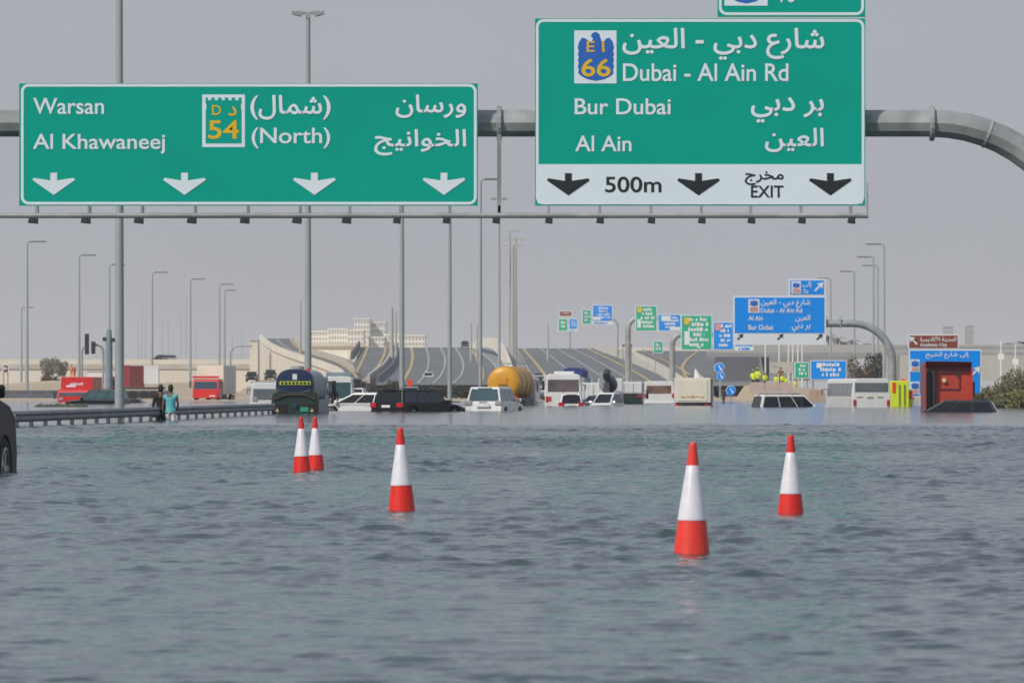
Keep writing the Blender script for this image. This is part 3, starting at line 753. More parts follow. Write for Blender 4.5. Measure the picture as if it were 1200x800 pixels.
def post_sign(label, x0, y0, x1, y1, d, m, rows, posts, seed=1, zb=0., **k):
    B = far_board(label, x0, y0, x1, y1, d, m, rows, seed=seed, name='roadside_sign', **k)
    zt = at(0, y1, d).z
    for px in posts: 
        X = (px-B.cx)/B.s; MB().box(X-.08, X+.08, .22, .36, zb-zt, .4).build('post', galv, B.t)
    return B
post_sign('small sign, green above blue, on the far slip road', 765.5, 399.5, 777, 414, 1400, green_far, 2, (768,775), seed=13)
post_sign('small brown board by the pale gantry post', 728, 402, 742, 407, 1150, brown, 1, (730,740), seed=14)
# Academic City + Sheikh road signs
D3 = 470
B = Board('roadside_sign', 'large blue roadside board with two route shields behind the red lorry cab', 'road sign', 1065, 409, 1150, 465, D3, back=.12)
B.panel(white_far); B.rect((1066.5,410.7,1148.5,463.5), blue, 1, 'blue_field')
for y in (421, 447): B.rect((1066.8,y,1077.5,y+14.5), white_far, 2, 'route_shield'); B.eagle(1068,y+1,1076.5,y+8.5, eagle_b, 3); B.rect((1068.5,y+9.5,1076,y+13), pinkish, 3, 'shield_field')
B.text('إلى شارع الشيخ', (1085,412.5,1135,420), white_far, 2, .02, arabic=True)
B.lines((1079,431,1087,442), 2, white_far, 2, 3); B.lines((1079,448,1087,456), 1, white_far, 2, 4)
B.diag_arrow(1143, 435, 6, white_far, 2)
for px in (1070, 1108, 1144):
    X = (px-B.cx)/B.s; MB().box(X-.09, X+.09, .13, .28, -1.6-at(0,465,D3).z+.8, 3.2).build('post', galv, B.t)
B = Board('roadside_sign', 'brown Academic City board with white arrow above the large blue one', 'road sign', 1064, 391.5, 1123.5, 408.3, D3, back=.12)
B.panel(white_far); B.rect((1065.5,393,1122,407.3), brown, 1, 'brown_field')
B.text('المدينة الأكاديمية', (1078,394,1120.5,400.8), white_far, 2, .02, arabic=True); B.text('Academic City', (1078,401.8,1110,407), white_far, 2, .02); B.diag_arrow(1070.5, 399, 5, white_far, 2, flip=-1)
# boards near the workers
post_sign('wide blue board standing behind the white coach', 949.5, 422, 992, 445, 700, blue, 3, (953,988), seed=21, shields=[(957,425,963,431,white_far)])
post_sign('small green board between the white hoarding and the blue board', 931, 424, 948, 443, 720, green_far, 3, (934,946), seed=22)
B = Board('hoarding', 'pale hoarding board behind the yellow-vested workers', 'hoarding', 902, 424, 930, 437, 730, back=.1)
B.panel(conc); B.rect((906,428,911,430), greyside, 1, 'emblem')
for px in (904, 916, 928):
    X = (px-B.cx)/B.s; MB().box(X-.06, X+.06, .11, .2, -1.9, .2).build('post', galv, B.t)
def round_sign(label, cx, cy, r, d, zb=-.2, two=None):
    p = at(cx, cy, d); s = F/d; t = thing('keep_right_sign', label, 'road sign', (p.x, d, 0)); mb = MB()
    for (yy, rr, y0, m, nm) in ((p.z, r/s, 0, blue, 'disc'),):
        MB().loft([[(rr*math.cos(2*PI*k/24), q, yy+rr*math.sin(2*PI*k/24)) for k in range(24)] for q in (-.05, 0)]).build('disc', m, t)
        mb.add([(rr*1.12*math.cos(2*PI*k/24), .005, yy+rr*1.12*math.sin(2*PI*k/24)) for k in range(24)], [tuple(range(24))])
        mb.build('rim', white_far, t)
        MB().add([(-.15*rr*2, -.06, yy+rr*.5), (-.05*rr, -.06, yy+rr*.6), (.4*rr, -.06, yy-.2*rr), (.6*rr, -.06, yy+.05*rr), (.62*rr, -.06, yy-.6*rr), (0, -.06, yy-.5*rr), (.2*rr, -.06, yy-.35*rr)], [(0,1,2,3,4,5,6)]).build('arrow', white_far, t)
    MB().box(-.05, .05, .02, .12, zb-.5, p.z).build('post', galv, t)
    return t
round_sign('blue round sign, upper of the pair above the cream lorry', 843, 431, 5.6, 700)
round_sign('blue round sign, lower of the stacked pair behind the cream lorry', 844.5, 440.5, 4.6, 690)
round_sign('blue round sign low at the water right of the cream lorry', 856.5, 457.5, 5.4, 560)
# ------------------------------------------------------------------ lamp posts
def lamp_double(px, d, top_y, label, span=1.1, r=.14, group='tall double lamp posts in the median'):
    p = at(px, top_y, d); t = thing('street_lamp', label, 'street lamp', (p.x, d, -.9), 0, group); h = p.z+.9
    MB().tube([(0,0,0),(0,0,h)], [r*1.25, r*.75], 12).build('pole', polem, t, smooth=True)
    MB().box(-.12, .12, -.12, .12, h-.25, h+.05).build('bracket', galv, t)
    for s in (-1, 1):
        mb = MB(); mb.hexa([(s*.12,-.14,h-.02),(s*span*.75,-.17,h-.13),(s*span*.75,.17,h-.13),(s*.12,.14,h-.02),(s*.12,-.14,h+.08),(s*span*.75,-.17,h+.12),(s*span*.75,.17,h+.12),(s*.12,.14,h+.08)])
        mb.build('lamp_arm', galv, t)
        mb = MB(); mb.hexa([(s*.35,-.2,h-.16),(s*span,-.2,h-.05),(s*span,.2,h-.05),(s*.35,.2,h-.16),(s*.3,-.2,h-.02),(s*span,-.2,h+.14),(s*span,.2,h+.14),(s*.3,.2,h-.02)])
        mb.build('lamp_head', mat('lamp_head_grey', (.3,.31,.32), .5), t, bevel=.02)
    return t
lamp_double(140, 262, -155, 'thick lamp post rising through the left green board', r=.15)
lamp_double(361, 333, 16, 'lamp post with double head showing above the left green board', span=.78, r=.145)
lamp_double(471, 430, 118, 'lamp post behind the black off-roader with its tailgate to us', r=.14)
lamp_double(527, 510, 165, 'lamp post right of the black off-roader, under the left board end', r=.14)
lamp_double(585, 656, 233, 'lamp post with cross arms showing between the two green boards', r=.12, span=.8)
def lamp_single(px, d, top_y, side, label, group='single arm lamp posts', arm=1.5, r=.13, zb=-.1, m=polem):
    p = at(px, top_y, d); t = thing('street_lamp', label, 'street lamp', (p.x, d, zb), 0, group); h = p.z-zb
    MB().tube([(0,0,0),(0,0,h-.25),(side*.12,0,h-.05),(side*.4,0,h)], [r*1.35, r*.85, r*.7, r*.6], 10).build('pole', m, t, smooth=True)
    MB().box(min(side*.35, side*arm), max(side*.35, side*arm), -.12, .12, h-.09, h+.08).build('lamp_head', mat('lamp_head_dark', (.14,.145,.15), .5), t, bevel=.03)
    return t
lamp_single(563, 597, 210, 1, 'lamp post with right-pointing head just beyond the left board', group='single arm lamp posts')
for px, ty, lab in ((31.5,283,'leftmost tall lamp post of the left row'),(92.5,299,'second tall lamp post of the left row'),(128,310,'lamp post close left of the thick median post'),
                    (178,319,'lamp post just right of the thick median post'),(223,327,'lamp post above the white and red lorry, left one'),(257,333,'lamp post above the white and red lorry, right one')):
    lamp_single(px, 17.8*F/(HY-ty)*1.0, ty, 1, lab, 'lamp posts along the left road', arm=2.3, r=.17)
for px, ty, lab in ((25,360,'short lamp post beside the leftmost tall one'),(263,340,'faint thin lamp post right of the left row')):
    lamp_single(px, 1250, ty, 1, lab, 'lamp posts along the left road', arm=2.2, r=.2)
for px, ty, lab in ((1036,286,'tallest lamp post at the right with left-pointing head'),(1023.5,301,'second tallest lamp post at the right'),(1028.5,311,'lamp post between the two tallest right ones'),
                    (1001,318,'lamp post left of the right-hand cluster'),(973.5,326,'lamp post rising right of the far blue sign')):
    lamp_single(px, 17.8*F/(HY-ty), ty, -1, lab, 'lamp posts along the right road', arm=2.2, r=.15)
# pale high masts and faint far poles
def mast(px, d, ty, r, label, heads=True, m=palepole, grp='pale high masts'):
    p = at(px, ty, d); t = thing('light_mast', label, 'mast', (p.x, d, -.1), 0, grp); h = p.z+.1
    MB().tube([(0,0,0),(0,0,h)], [r*1.2, r*.6], 10).build('pole', m, t, smooth=True)
    if heads: MB().box(-2.4, 2.4, -.2, .2, h-.3, h).build('lamp_bar', m, t)
    return t
for px, ty, r, lab in ((597,270,.42,'pale mast, leftmost of the trio over the road crest'),(600.8,287,.6,'pale thick mast in the middle of the trio over the crest'),(604,279,.42,'pale mast, rightmost of the trio over the crest'),
                       (552,378,.3,'short pale mast left of the arched parapet'),(559,380,.28,'short pale mast above the arched parapet'),(642,380,.28,'pale mast left of the farthest tiny boards'),
                       (352,350,.35,'pale mast just left of the double-headed lamp post'),(459,360,.55,'pale mast left of the lamp post behind the black off-roader'),(464,366,.3,'thin pale mast beside the thicker one behind the black off-roader')):
    mast(px, 1540, ty, r, lab, heads=(ty < 300))
i = 0
FAR = ['faint far pole above the maroon container','faint far pole beside the maroon container','faint far pole over the white container','faint far pole right of the white container',
       'faint far pole above the wading couple','faint far pole right of the wading couple','faint far pole left of the white and red lorry','faint far pole over the white and red lorry','faint far pole right of the white and red lorry','faint far pole near the left flyover abutment']
for px, ty in ((162,375),(166,357),(170,368),(190,370),(197,372),(212,365),(218,345),(229,385),(272,390),(283,388)):
    mast(px, 1900, ty, .14, FAR[i], heads=False, grp='faint far lighting poles'); i += 1
i = 0
FAR = ['thin white pole behind the workers, far left one','thin white pole behind the workers by the hoarding','thin white pole above the hoarding','thin white pole at the green board','thin white pole just left of the green board top','thin white pole right of the green board']
for px, ty in ((897,405),(913,405),(924,404),(929,403),(935,402),(940,404)):
    p = at(px, ty, 760); t = thing('flag_pole', FAR[i], 'pole', (p.x, 760, 0), 0, 'thin white poles behind the workers'); i += 1
    MB().tube([(0,0,0),(0,0,p.z)], [.1,.07], 8).build('pole', white_p, t); MB().lathe([(.12,0),(.12,.1),(.02,.2)], 8, (0,0,p.z)).build('finial', white_p, t)
for px, ty, lab in ((1173,398,'thin white pole at the right above the shrubs'),(1190,404,'white pole near the right edge')):
    p = at(px, ty, 900); t = thing('flag_pole', lab, 'pole', (p.x, 900, 0)); MB().tube([(0,0,0),(0,0,p.z)], [.13,.08], 8).build('pole', white_p, t)
    MB().box(-.4, .4, -.1, .1, p.z-2.6, p.z-1.8).build('lamp_box', white_p, t)
# traffic signal mast at the left
p = at(124, 460, 640); t = thing('signal_mast', 'grey signal mast with curved arms and two dark signal boxes', 'traffic signal', (p.x, 640, -.2))
def q(px, py): r = at(px, py, 640); return (r.x-p.x, 0, r.z+.2)
MB().tube([q(121,462), q(121,412), q(119.5,407), q(116,404.5), q(107,403.5)], .12, 8).build('arm', galv, t, smooth=True)
MB().tube([q(96,462), q(96,412), q(97.5,407), q(100,404.5), q(104,404)], .1, 8).build('arm', galv, t, smooth=True)
for x0, y0, x1, y1 in ((99.5,391,104.5,415),(107,400,112,414.5)):
    a = q(x0, y1); b = q(x1, y0); s_ = MB().box(a[0], b[0], -.35, -.1, a[2], b[2]).build('signal_box', darkbox, t, bevel=.03)
    for k in range(3):
        c = (a[0]+b[0])/2; zz = a[2]+(b[2]-a[2])*(.2+.3*k); MB().loft([[(c+.12*math.cos(u*PI/5), yy, zz+.12*math.sin(u*PI/5)) for u in range(10)] for yy in (-.42, -.36)]).build('lens', mat('signal_lens', (.05,.05,.05), .2), s_)
p = at(127.5, 462, 600); t = thing('camera_tower', 'tapering pale grey tower beside the thick lamp post', 'tower', (p.x, 600, -.2))
def q(px, py): r = at(px, py, 600); return (r.x-p.x, 0, r.z+.2)
MB().tube([q(127.8,462), q(127.8,400), q(127.8,386)], [.33,.3,.2], 10).build('column', mat('tower_grey', (.22,.27,.3), .6), t, smooth=True)
for x, y in ((122.5,397),(133,398)): 
    a = q(x, y); MB().box(a[0]-.15, a[0]+.15, -.2, .2, a[2]-.2, a[2]+.15).build('camera', darkbox, t); MB().box(min(a[0],0), max(a[0],0), -.04, .04, a[2]-.05, a[2]+.0).build('bracket', galv, t)

# ------------------------------------------------------------------ traffic cones
def cone(label, px, wl, sink, tilt, az, red, spin):
    d = dist_of(wl); t = thing('traffic_cone', label, 'traffic cone', ((px-600)*d/F, d, -sink), spin, 'traffic cones standing in the flood')
    t.rotation_euler = (tilt*math.cos(az), tilt*math.sin(az), spin)
    MB().box(-.19, .19, -.19, .19, -.03, .012).build('base', red, t, bevel=.015)
    MB().lathe([(.132, .012), (.117, .03), (.1145, .045), (.0885, .27), (.0, .27)], 40).build('body', red, t, smooth=True)
    MB().lathe([(.092, .262), (.0925, .268), (.0905, .278), (.0405, .602), (.037, .608), (.0, .608)], 40).build('reflective_sleeve', cone_w, t, smooth=True)
    MB().lathe([(.0395, .6), (.0385, .612), (.0255, .722), (.0235, .738), (.019, .748), (.012, .75), (.0115, .735), (.0, .735)], 32).build('tip', red, t, smooth=True)
    return t
cone('nearest and largest traffic cone, right of the centre', 810.5, 648, .055, .012, 1.6, cone_r2, .3)
cone('traffic cone standing alone at the right, under the white sunken car', 926.5, 601, .1, .012, .2, cone_r, .1)
cone('traffic cone left of the centre, in front of the black off-roader', 471, 598.5, .045, .018, 4.2, cone_r, .6)
cone('left cone of the overlapping pair by the dark tanker', 353.8, 553.5, .06, .014, 4.4, cone_r, .2)
cone('right cone of the overlapping pair by the dark tanker', 370.2, 550.5, .07, .02, 4.9, cone_r, .5)

# ------------------------------------------------------------------ vehicles (front = +Y, base z = 0)
def wheel(t, x, y, r=.37, w=.24, rim=True, spokes=5):
    s = 1 if x > 0 else -1
    o = MB().loft([[(x+xx*s, y+rr*math.cos(2*PI*k/24), r+rr*math.sin(2*PI*k/24)) for k in range(24)] for xx, rr in ((-w/2, r*.9), (-w*.42, r), (w*.42, r), (w/2, r*.9), (w/2, r*.68), (w*.3, r*.64))]).build('wheel', tyre, t, smooth=True)
    if rim:
        mb = MB(); mb.loft([[(x+s*xx, y+rr*math.cos(2*PI*k/24), r+rr*math.sin(2*PI*k/24)) for k in range(24)] for xx, rr in ((w*.5, r*.68), (w*.52, r*.62), (w*.3, r*.58))], cap=False)
        for k in range(spokes):
            for off in (-.13, .13):
                a = 2*PI*k/spokes+off; c, sn = math.cos(a), math.sin(a); pc, ps = -sn*.028, c*.028
                mb.hexa([(x+s*w*.3, y+c*.05-pc, r+sn*.05-ps), (x+s*w*.3, y+c*r*.62-pc, r+sn*r*.62-ps), (x+s*w*.3, y+c*r*.62+pc, r+sn*r*.62+ps), (x+s*w*.3, y+c*.05+pc, r+sn*.05+ps),
                         (x+s*w*.46, y+c*.05-pc, r+sn*.05-ps), (x+s*w*.46, y+c*r*.62-pc, r+sn*r*.62-ps), (x+s*w*.46, y+c*r*.62+pc, r+sn*r*.62+ps), (x+s*w*.46, y+c*.05+pc, r+sn*.05+ps)])
        mb.loft([[(x+s*xx, y+.07*math.cos(2*PI*k/12), r+.07*math.sin(2*PI*k/12)) for k in range(12)] for xx in (w*.25, w*.49)])
        mb.build('rim', rimm, o)
    return o
def arch_profile(prof_top, L, zsill, wheels, r):
    """closed side outline (y,z) with wheel arches cut from the sill"""
    pts = list(prof_top)                      # from rear-bottom up and over to front-bottom
    for wy in sorted(wheels, reverse=True):
        pts.append((wy+r, zsill))
        for k in range(1, 8):
            a = PI*k/8; pts.append((wy+r*math.cos(a), zsill+.06+r*math.sin(a)))
        pts.append((wy-r, zsill))
    return pts
def car(name, label, loc, rz, paint, W=1.85, L=4.6, H=1.7, kind='suv', sink=None, plate_on=True, group=None, glass=None, wr=.37, cat='car', taillow=None, sunroof=False, tail=None, belt=None, mir=.22, sglass=None):
    glass = glass or glass_d; tail = tail or tail_r
    t = thing(name, label, cat, loc, rz, group)
    hl = L/2; zs = .32
    belt = belt or {'suv': H*.58, 'hatch': H*.6, 'sedan': H*.62}[kind]
    if kind == 'suv':
        top = [(-hl,zs),(-hl-.04,.55),(-hl,.8),(-hl+.03,belt),(hl-1.35,belt+.02),(hl-.5,belt-.08),(hl-.12,belt-.22),(hl,.62),(hl-.05,zs)]
        cab = ((-hl+.06, belt-.02), (-hl+.28, H), (hl-2.05, H), (hl-1.2, belt))
    elif kind == 'hatch':
        top = [(-hl,zs),(-hl-.03,.5),(-hl+.04,.8),(-hl+.12,belt),(hl-1.1,belt),(hl-.4,belt-.14),(hl-.1,.68),(hl,.5),(hl-.08,zs)]
        cab = ((-hl+.1, belt-.02), (-hl+.5, H), (hl-2.1, H), (hl-.95, belt-.02))
    else:
        top = [(-hl,zs),(-hl-.02,.55),(-hl+.06,belt-.04),(-hl+.8,belt),(hl-1.3,belt),(hl-.4,belt-.15),(hl-.08,.66),(hl,.5),(hl-.06,zs)]
        cab = ((-hl+.45, belt-.03), (-hl+1.2, H), (hl-2.3, H), (hl-1.2, belt-.02))
    wy = (-hl+.85, hl-.88)
    prof_ = arch_profile(top, L, zs, wy, wr+.07)
    hw = W/2
    rings = [[(x, y, z) for y, z in prof_] for x in (-hw, hw)]
    # slight taper at the sides
    mb = MB(); 
    def inset(y, z, k): return (y*(1-.012*k), z-(.02*k if z > .8 else 0))
    mb.loft([[(-hw, *inset(y, z, 1)) for y, z in prof_], [(-hw+.06, *inset(y, z, 0)) for y, z in prof_], [(hw-.06, *inset(y, z, 0)) for y, z in prof_], [(hw, *inset(y, z, 1)) for y, z in prof_]])
    body = mb.build('body', paint, t, bevel=.03)
    (ya, za), (yb_, zb_), (yc, zc), (yd, zd) = cab
    wb = hw-.05; wt = hw-.2
    def sx(z): u = (z-min(za, zd))/(H-min(za, zd)); return wb+(wt-wb)*max(0, min(1, u))
    def cp(y, z, s): return (s*sx(z), y, z)
    MB().loft([[cp(ya, za, s), cp(yb_, H, s), cp(yc, H, s), cp(yd, za, s)] for s in (-1, 1)]).build('cabin', paint, t, bevel=.05, bseg=3)
    # glazing, 12 mm proud
    def pane(q4, nm, m=glass, push=.012, par=t):
        c = [Vector(v) for v in q4]; n = (c[1]-c[0]).cross(c[3]-c[0]).normalized(); cen = sum(c, Vector())/4
        ref = cen-Vector((0, (yb_+yc)/2, (belt+H)/2-.1))
        if n.dot(ref) < 0: n = -n
        mb = MB(); mb.hexa([v-n*.03 for v in c]+[v+n*push for v in c]); return mb.build(nm, m, par)
    zl, zt = belt+.04, H-.11
    def ey(za_, ya_, zb2, yb2, z): return ya_+(yb2-ya_)*(z-za_)/(zb2-za_)
    yr_l, yr_t = ey(za, ya, zb_, yb_, zl), ey(za, ya, zb_, yb_, zt); yf_l, yf_t = ey(zd, yd, zc, yc, zl), ey(zd, yd, zc, yc, zt)
    npane = 3 if kind != 'sedan' else 2
    for s in (-1, 1):
        for k in range(npane):
            u0, u1 = k/npane, (k+1)/npane; g_ = .06
            def yy(u, z): a_, b_ = (yr_l, yf_l) if z == zl else (yr_t, yf_t); return a_+.12+(b_-a_-.24)*u
            pane([cp(yy(u0, zl)+g_/2, zl, s), cp(yy(u1, zl)-g_/2, zl, s), cp(yy(u1, zt)-g_/2, zt, s), cp(yy(u0, zt)+g_/2, zt, s)], 'side_window', m=sglass or glass)
    ins = .1
    pane([(-sx(zl)+ins, yr_l, zl), (sx(zl)-ins, yr_l, zl), (sx(zt)-ins, yr_t, zt), (-sx(zt)+ins, yr_t, zt)], 'rear_window')
    pane([(-sx(zl)+ins, yf_l, zl), (sx(zl)-ins, yf_l, zl), (sx(zt)-ins, yf_t, zt), (-sx(zt)+ins, yf_t, zt)], 'windscreen')
    for x in (-hw+.02, hw-.02):
        for y in wy: wheel(t, x*(1-.1/hw), y, wr, .24)
    zt_ = belt-.26 if taillow is None else taillow
    for s in (-1, 1):
        MB().box(min(s*(hw-.34), s*(hw+.01)), max(s*(hw-.34), s*(hw+.01)), -hl-.05, -hl+.14, zt_-.12, zt_+.1).build('tail_light', tail, t, bevel=.02)
        MB().box(min(s*(hw-.45), s*(hw-.02)), max(s*(hw-.45), s*(hw-.02)), hl-.25, hl-.02, belt-.36, belt-.2).build('headlight', tail_d, t, bevel=.02)
        m_ = MB().box(min(s*(hw-.02), s*(hw+mir)), max(s*(hw-.02), s*(hw+mir)), yd-.35, yd-.2, belt+.0, belt+.17).build('mirror', paint, t, bevel=.04)
    if plate_on: MB().box(-.26, .26, -hl-.07, -hl-.03, zt_-.12, zt_).build('number_plate', plate, t)
    MB().box(-hw+.04, hw-.04, -hl-.1, -hl+.1, .38, .58).build('bumper', paint, t, bevel=.04)
    MB().box(-hw+.04, hw-.04, hl-.1, hl+.04, .38, .56).build('bumper', paint, t, bevel=.04)
    for s in (-1, 1):
        for u in (.35, .7):
            y = -hl+L*u; MB().box(min(s*(hw-.01), s*(hw+.025)), max(s*(hw-.01), s*(hw+.025)), y-.1, y+.1, belt-.12, belt-.08).build('door_handle', paint, t)
    if kind == 'suv':
        for s in (-1, 1): MB().tube([(s*(wt-.08), yb_+.2, H+.0), (s*(wt-.08), yb_+.3, H+.06), (s*(wt-.08), yc-.3, H+.06), (s*(wt-.08), yc-.2, H)], .018, 6).build('roof_rail', darkbox, t)
        MB().box(-.35, .35, yb_-.12, yb_+.1, H-.06, H-.01).build('spoiler', paint, t)
    return t, dict(hw=hw, hl=hl, belt=belt, H=H)
def spot(px, wl): # on the water line
    d = dist_of(wl); return Vector(((px-600)*d/F, d, 0))
# grey car cut by the left edge, tail to us, nose angled to the right
p = Vector((-7.50, 84.0, -.40))
t, q_ = car('parked_car', 'dark brown-grey car cut off by the left edge of the picture', p, -math.radians(6), greyb_p, W=2.0, L=4.9, H=1.96, kind='suv', wr=.42, belt=1.32, mir=.1)
# white off-roader, rear view
p = spot(574, 481); p.z = -.6
t, q_ = car('stranded_car', 'white off-roader seen from behind in front of the yellow tanker', p+Vector((.25, 2.4, 0)), -math.radians(14), white_p, W=1.88, L=4.7, H=1.78, glass=glass_t, tail=tail_d, taillow=1.0)
MB().box(-.2, .2, -2.42, -2.36, .98, 1.04).build('badge', rimm, t)
MB().box(-.34, .34, -2.46, -2.38, .78, .9).build('number_plate_holder', plate, t)
# black off-roader with bonnet
p = spot(464, 482); p.z = -.55
t, q_ = car('stranded_car', 'black off-roader seen from its rear corner with red lamps', p+Vector((1.05, 2.5, 0)), -math.radians(38), black_p, W=1.95, L=4.9, H=1.6, taillow=.86, sglass=mat('blue_black_glass', (.035,.038,.06), .15))
MB().box(-.9, .9, 2.2-1.15, 2.2-.1, .98, 1.03).build('bonnet', black_p, t).rotation_euler = (0, 0, 0)
# white estate to its left
p = spot(418, 481); p.z = -.5
t, q_ = car('stranded_car', 'white hatchback half under water between the dark tanker and the black off-roader', p+Vector((.1, 1, 0)), math.radians(76), white_p, W=1.8, L=4.3, H=1.4, kind='hatch')
# white off-roader roof, right of centre
p = spot(929, 476.5); p.z = -1.12
t, q_ = car('submerged_car', 'white car sunk to its windows left of the white coach', p, -math.radians(72), white_p, W=1.95, L=5.0, H=1.86, wr=.4)
# black car roof at right
p = spot(1114, 482.5); p.z = -1.0
t, q_ = car('submerged_car', 'black car sunk to its windows in front of the red lorry cab', p, math.radians(83), mat('slate_paint', (.018,.022,.032), .35), W=1.8, L=4.7, H=1.56, kind='hatch', glass=glass_d)
# dark car beyond the guardrail
p = spot(113, 473); p.z = -.72
t, q_ = car('stranded_car', 'black off-roader in front of the red box lorry at the left', p, math.radians(76), black_p, W=1.9, L=4.7, H=1.78, glass=glass_t)
p = spot(148, 472); p.z = -1.12
t, q_ = car('submerged_car', 'low black saloon roof beside the thick lamp post', p, math.radians(80), black_p, W=1.8, L=4.5, H=1.45, kind='sedan')
# small ones farther back
d_ = dist_of(475.2); p = Vector(((670-600)*d_/F, d_-2.75, -.86))
t, q_ = car('stranded_car', 'white car with red lamps in front of the white minibus', p, -math.radians(2), white_p, W=1.62, L=4.6, H=1.66, taillow=1.0)
p = at(417, 462, 640); p.z = -.5
t, q_ = car('stranded_car', 'small white car facing us left of the pale mast', p, PI-.1, white_p, W=1.75, L=4.3, H=1.72, kind='suv')
p = at(481, 462, 640); p.z = -.5
t, q_ = car('stranded_car', 'grey car with red roof light behind the black off-roader', p, PI+.05, mat('grey_paint', (.3,.32,.33), .3), W=1.85, L=4.5, H=1.85)
MB().box(-.15, .3, -.2, .2, 1.85, 2.5).build('roof_light', fluor_r, t, bevel=.04)
dR = prof(441, PB); p = at(502, 446.5, dR)
t, q_ = car('moving_car', 'white car driving on the main flyover road', p, PI, white_p, W=2.0, L=4.6, H=1.8)
p = at(309, 468, 560); p.z = -.3
# ------------------------------------------------------------------ lorries and buses
def bus(name, label, loc, rz, W, L, H, paint, win, rearwin, cat='bus', hbase=.35, stripe=None):
    t = thing(name, label, cat, loc, rz); hw, hl = W/2, L/2
    MB().loft([[(-hw,y,hbase),(-hw-.0,y,H*.6),(-hw+.1,y,H-.1),(-hw+.3,y,H),(hw-.3,y,H),(hw-.1,y,H-.1),(hw,y,H*.6),(hw,y,hbase)] for y in (-hl, hl)]).build('body', paint, t, smooth=False, bevel=.05)
    n = max(2, int(L/1.4))
    for s in (-1, 1):
        for k in range(n):
            y0 = -hl+.35+(L-.7)*k/n+.04; y1 = -hl+.35+(L-.7)*(k+1)/n-.04
            x = s*(hw-.0)
            MB().hexa([(x-s*.03,y0,H*.6),(x+s*.015,y0,H*.6),(x+s*.015,y1,H*.6),(x-s*.03,y1,H*.6),(x-s*.14,y0,H-.28),(x-s*.058,y0,H-.28),(x-s*.058,y1,H-.28),(x-s*.14,y1,H-.28)]).build('side_window', win, t)
    a, b, c, d_ = rearwin
    MB().box(-hw+a, hw-a, -hl-.03, -hl+.02, b, c).build('rear_window', win, t, bevel=.02)
    MB().box(-hw+.15, hw-.15, hl-.02, hl+.03, H*.42, H-.4).build('windscreen', win, t, bevel=.02)
    for s in (-1, 1):
        MB().box(min(s*(hw-.22), s*(hw-.05)), max(s*(hw-.22), s*(hw-.05)), -hl-.05, -hl+.02, d_, d_+.35).build('tail_light', tail_r, t)
        MB().box(min(s*(hw-.4), s*(hw-.1)), max(s*(hw-.4), s*(hw-.1)), hl-.02, hl+.05, .7, .95).build('headlight', tail_d, t)
        MB().tube([(s*hw, hl-.2, H*.75), (s*(hw+.22), hl+.02, H*.75), (s*(hw+.22), hl+.02, H*.62)], .03, 6).build('mirror', darkbox, t)
        for y in (-hl*.55, hl*.65): wheel(t, s*(hw-.18), y, .46, .28)
    MB().box(-hw+.05, hw-.05, -hl-.08, -hl+.05, hbase, hbase+.28).build('bumper', paint, t, bevel=.03)
    return t
# white coach at right
d = dist_of(477); p = Vector(((1020-600)*d/F-1.2*0, d+4, -.9))
t = bus('stranded_coach', 'white coach with its wide rear window to us at the right', p+Vector((-.55, 0, 0)), math.radians(8.0)-.0, 2.32, 8.6, 2.62, white_p, glass_g, (.16, 1.82, 2.36, 1.0))
for k in range(3): MB().box(-.9+.62*k, -.55+.62*k, -4.34, -4.29, 1.5-.04*(k % 2), 1.56).build('lettering', mat('faded_gold', (.55,.42,.22), .6), t)
# minibus, centre
d = dist_of(475.2); p = Vector(((661-600)*d/F, d+3, -.7))
t = bus('stranded_minibus', 'white minibus seen from behind with a roof pod', p, math.radians(-1), 2.4, 6.2, 2.78, white_p, mat('reddish_glass', (.13,.1,.11), .15, 0, .35, 1), (.18, 1.62, 2.42, .95))
MB().box(-.6, .7, -2.6, 1.5, 2.77, 2.95).build('roof_pod', white_p, t, bevel=.05)
MB().box(-1.0, -.78, -3.13, -3.08, 1.0, 1.3).build('lamp', redd_p, t)
# white bus with wide window side-on
d = 560; p = Vector(((774-600)*d/F, d+4, -.6))
t = bus('stranded_coach', 'white bus with a dark and orange window right of the small white lorry', p, math.radians(-2), 2.62, 8, 1.02+.6+(HY-446.5)*d/F, white_p, mat('orange_glass', (.2,.11,.08), .15, 0, .5, .9), (.3, 1.35, 2.0, 1.0))
# teal screened van front
d = 470; p = Vector(((397-600)*d/F, d+3, -.6))
t = bus('stranded_van', 'pale van facing us right of the dark tanker', p, PI, 1.9, 5.2, 1.02+.6+(HY-441)*d/F, white_p, glass_t, (.2, 1.5, 2.0, 1.0), cat='van')
MB().box(-.9, .9, 1.2, 2.2, 2.58, 2.85).build('roof_rack', mat('grey_blue', (.2,.27,.31), .5), t, bevel=.04)
d = 430; p = Vector(((308-600)*d/F, d+2.4, -.35))
t = bus('stranded_van', 'white van facing us between the white-red lorry and the dark tanker', p, PI+.08, 1.9, 4.6, 1.02+.35+(HY-448)*d/F, white_p, glass_g, (.2, 1.3, 1.9, .8), cat='van')

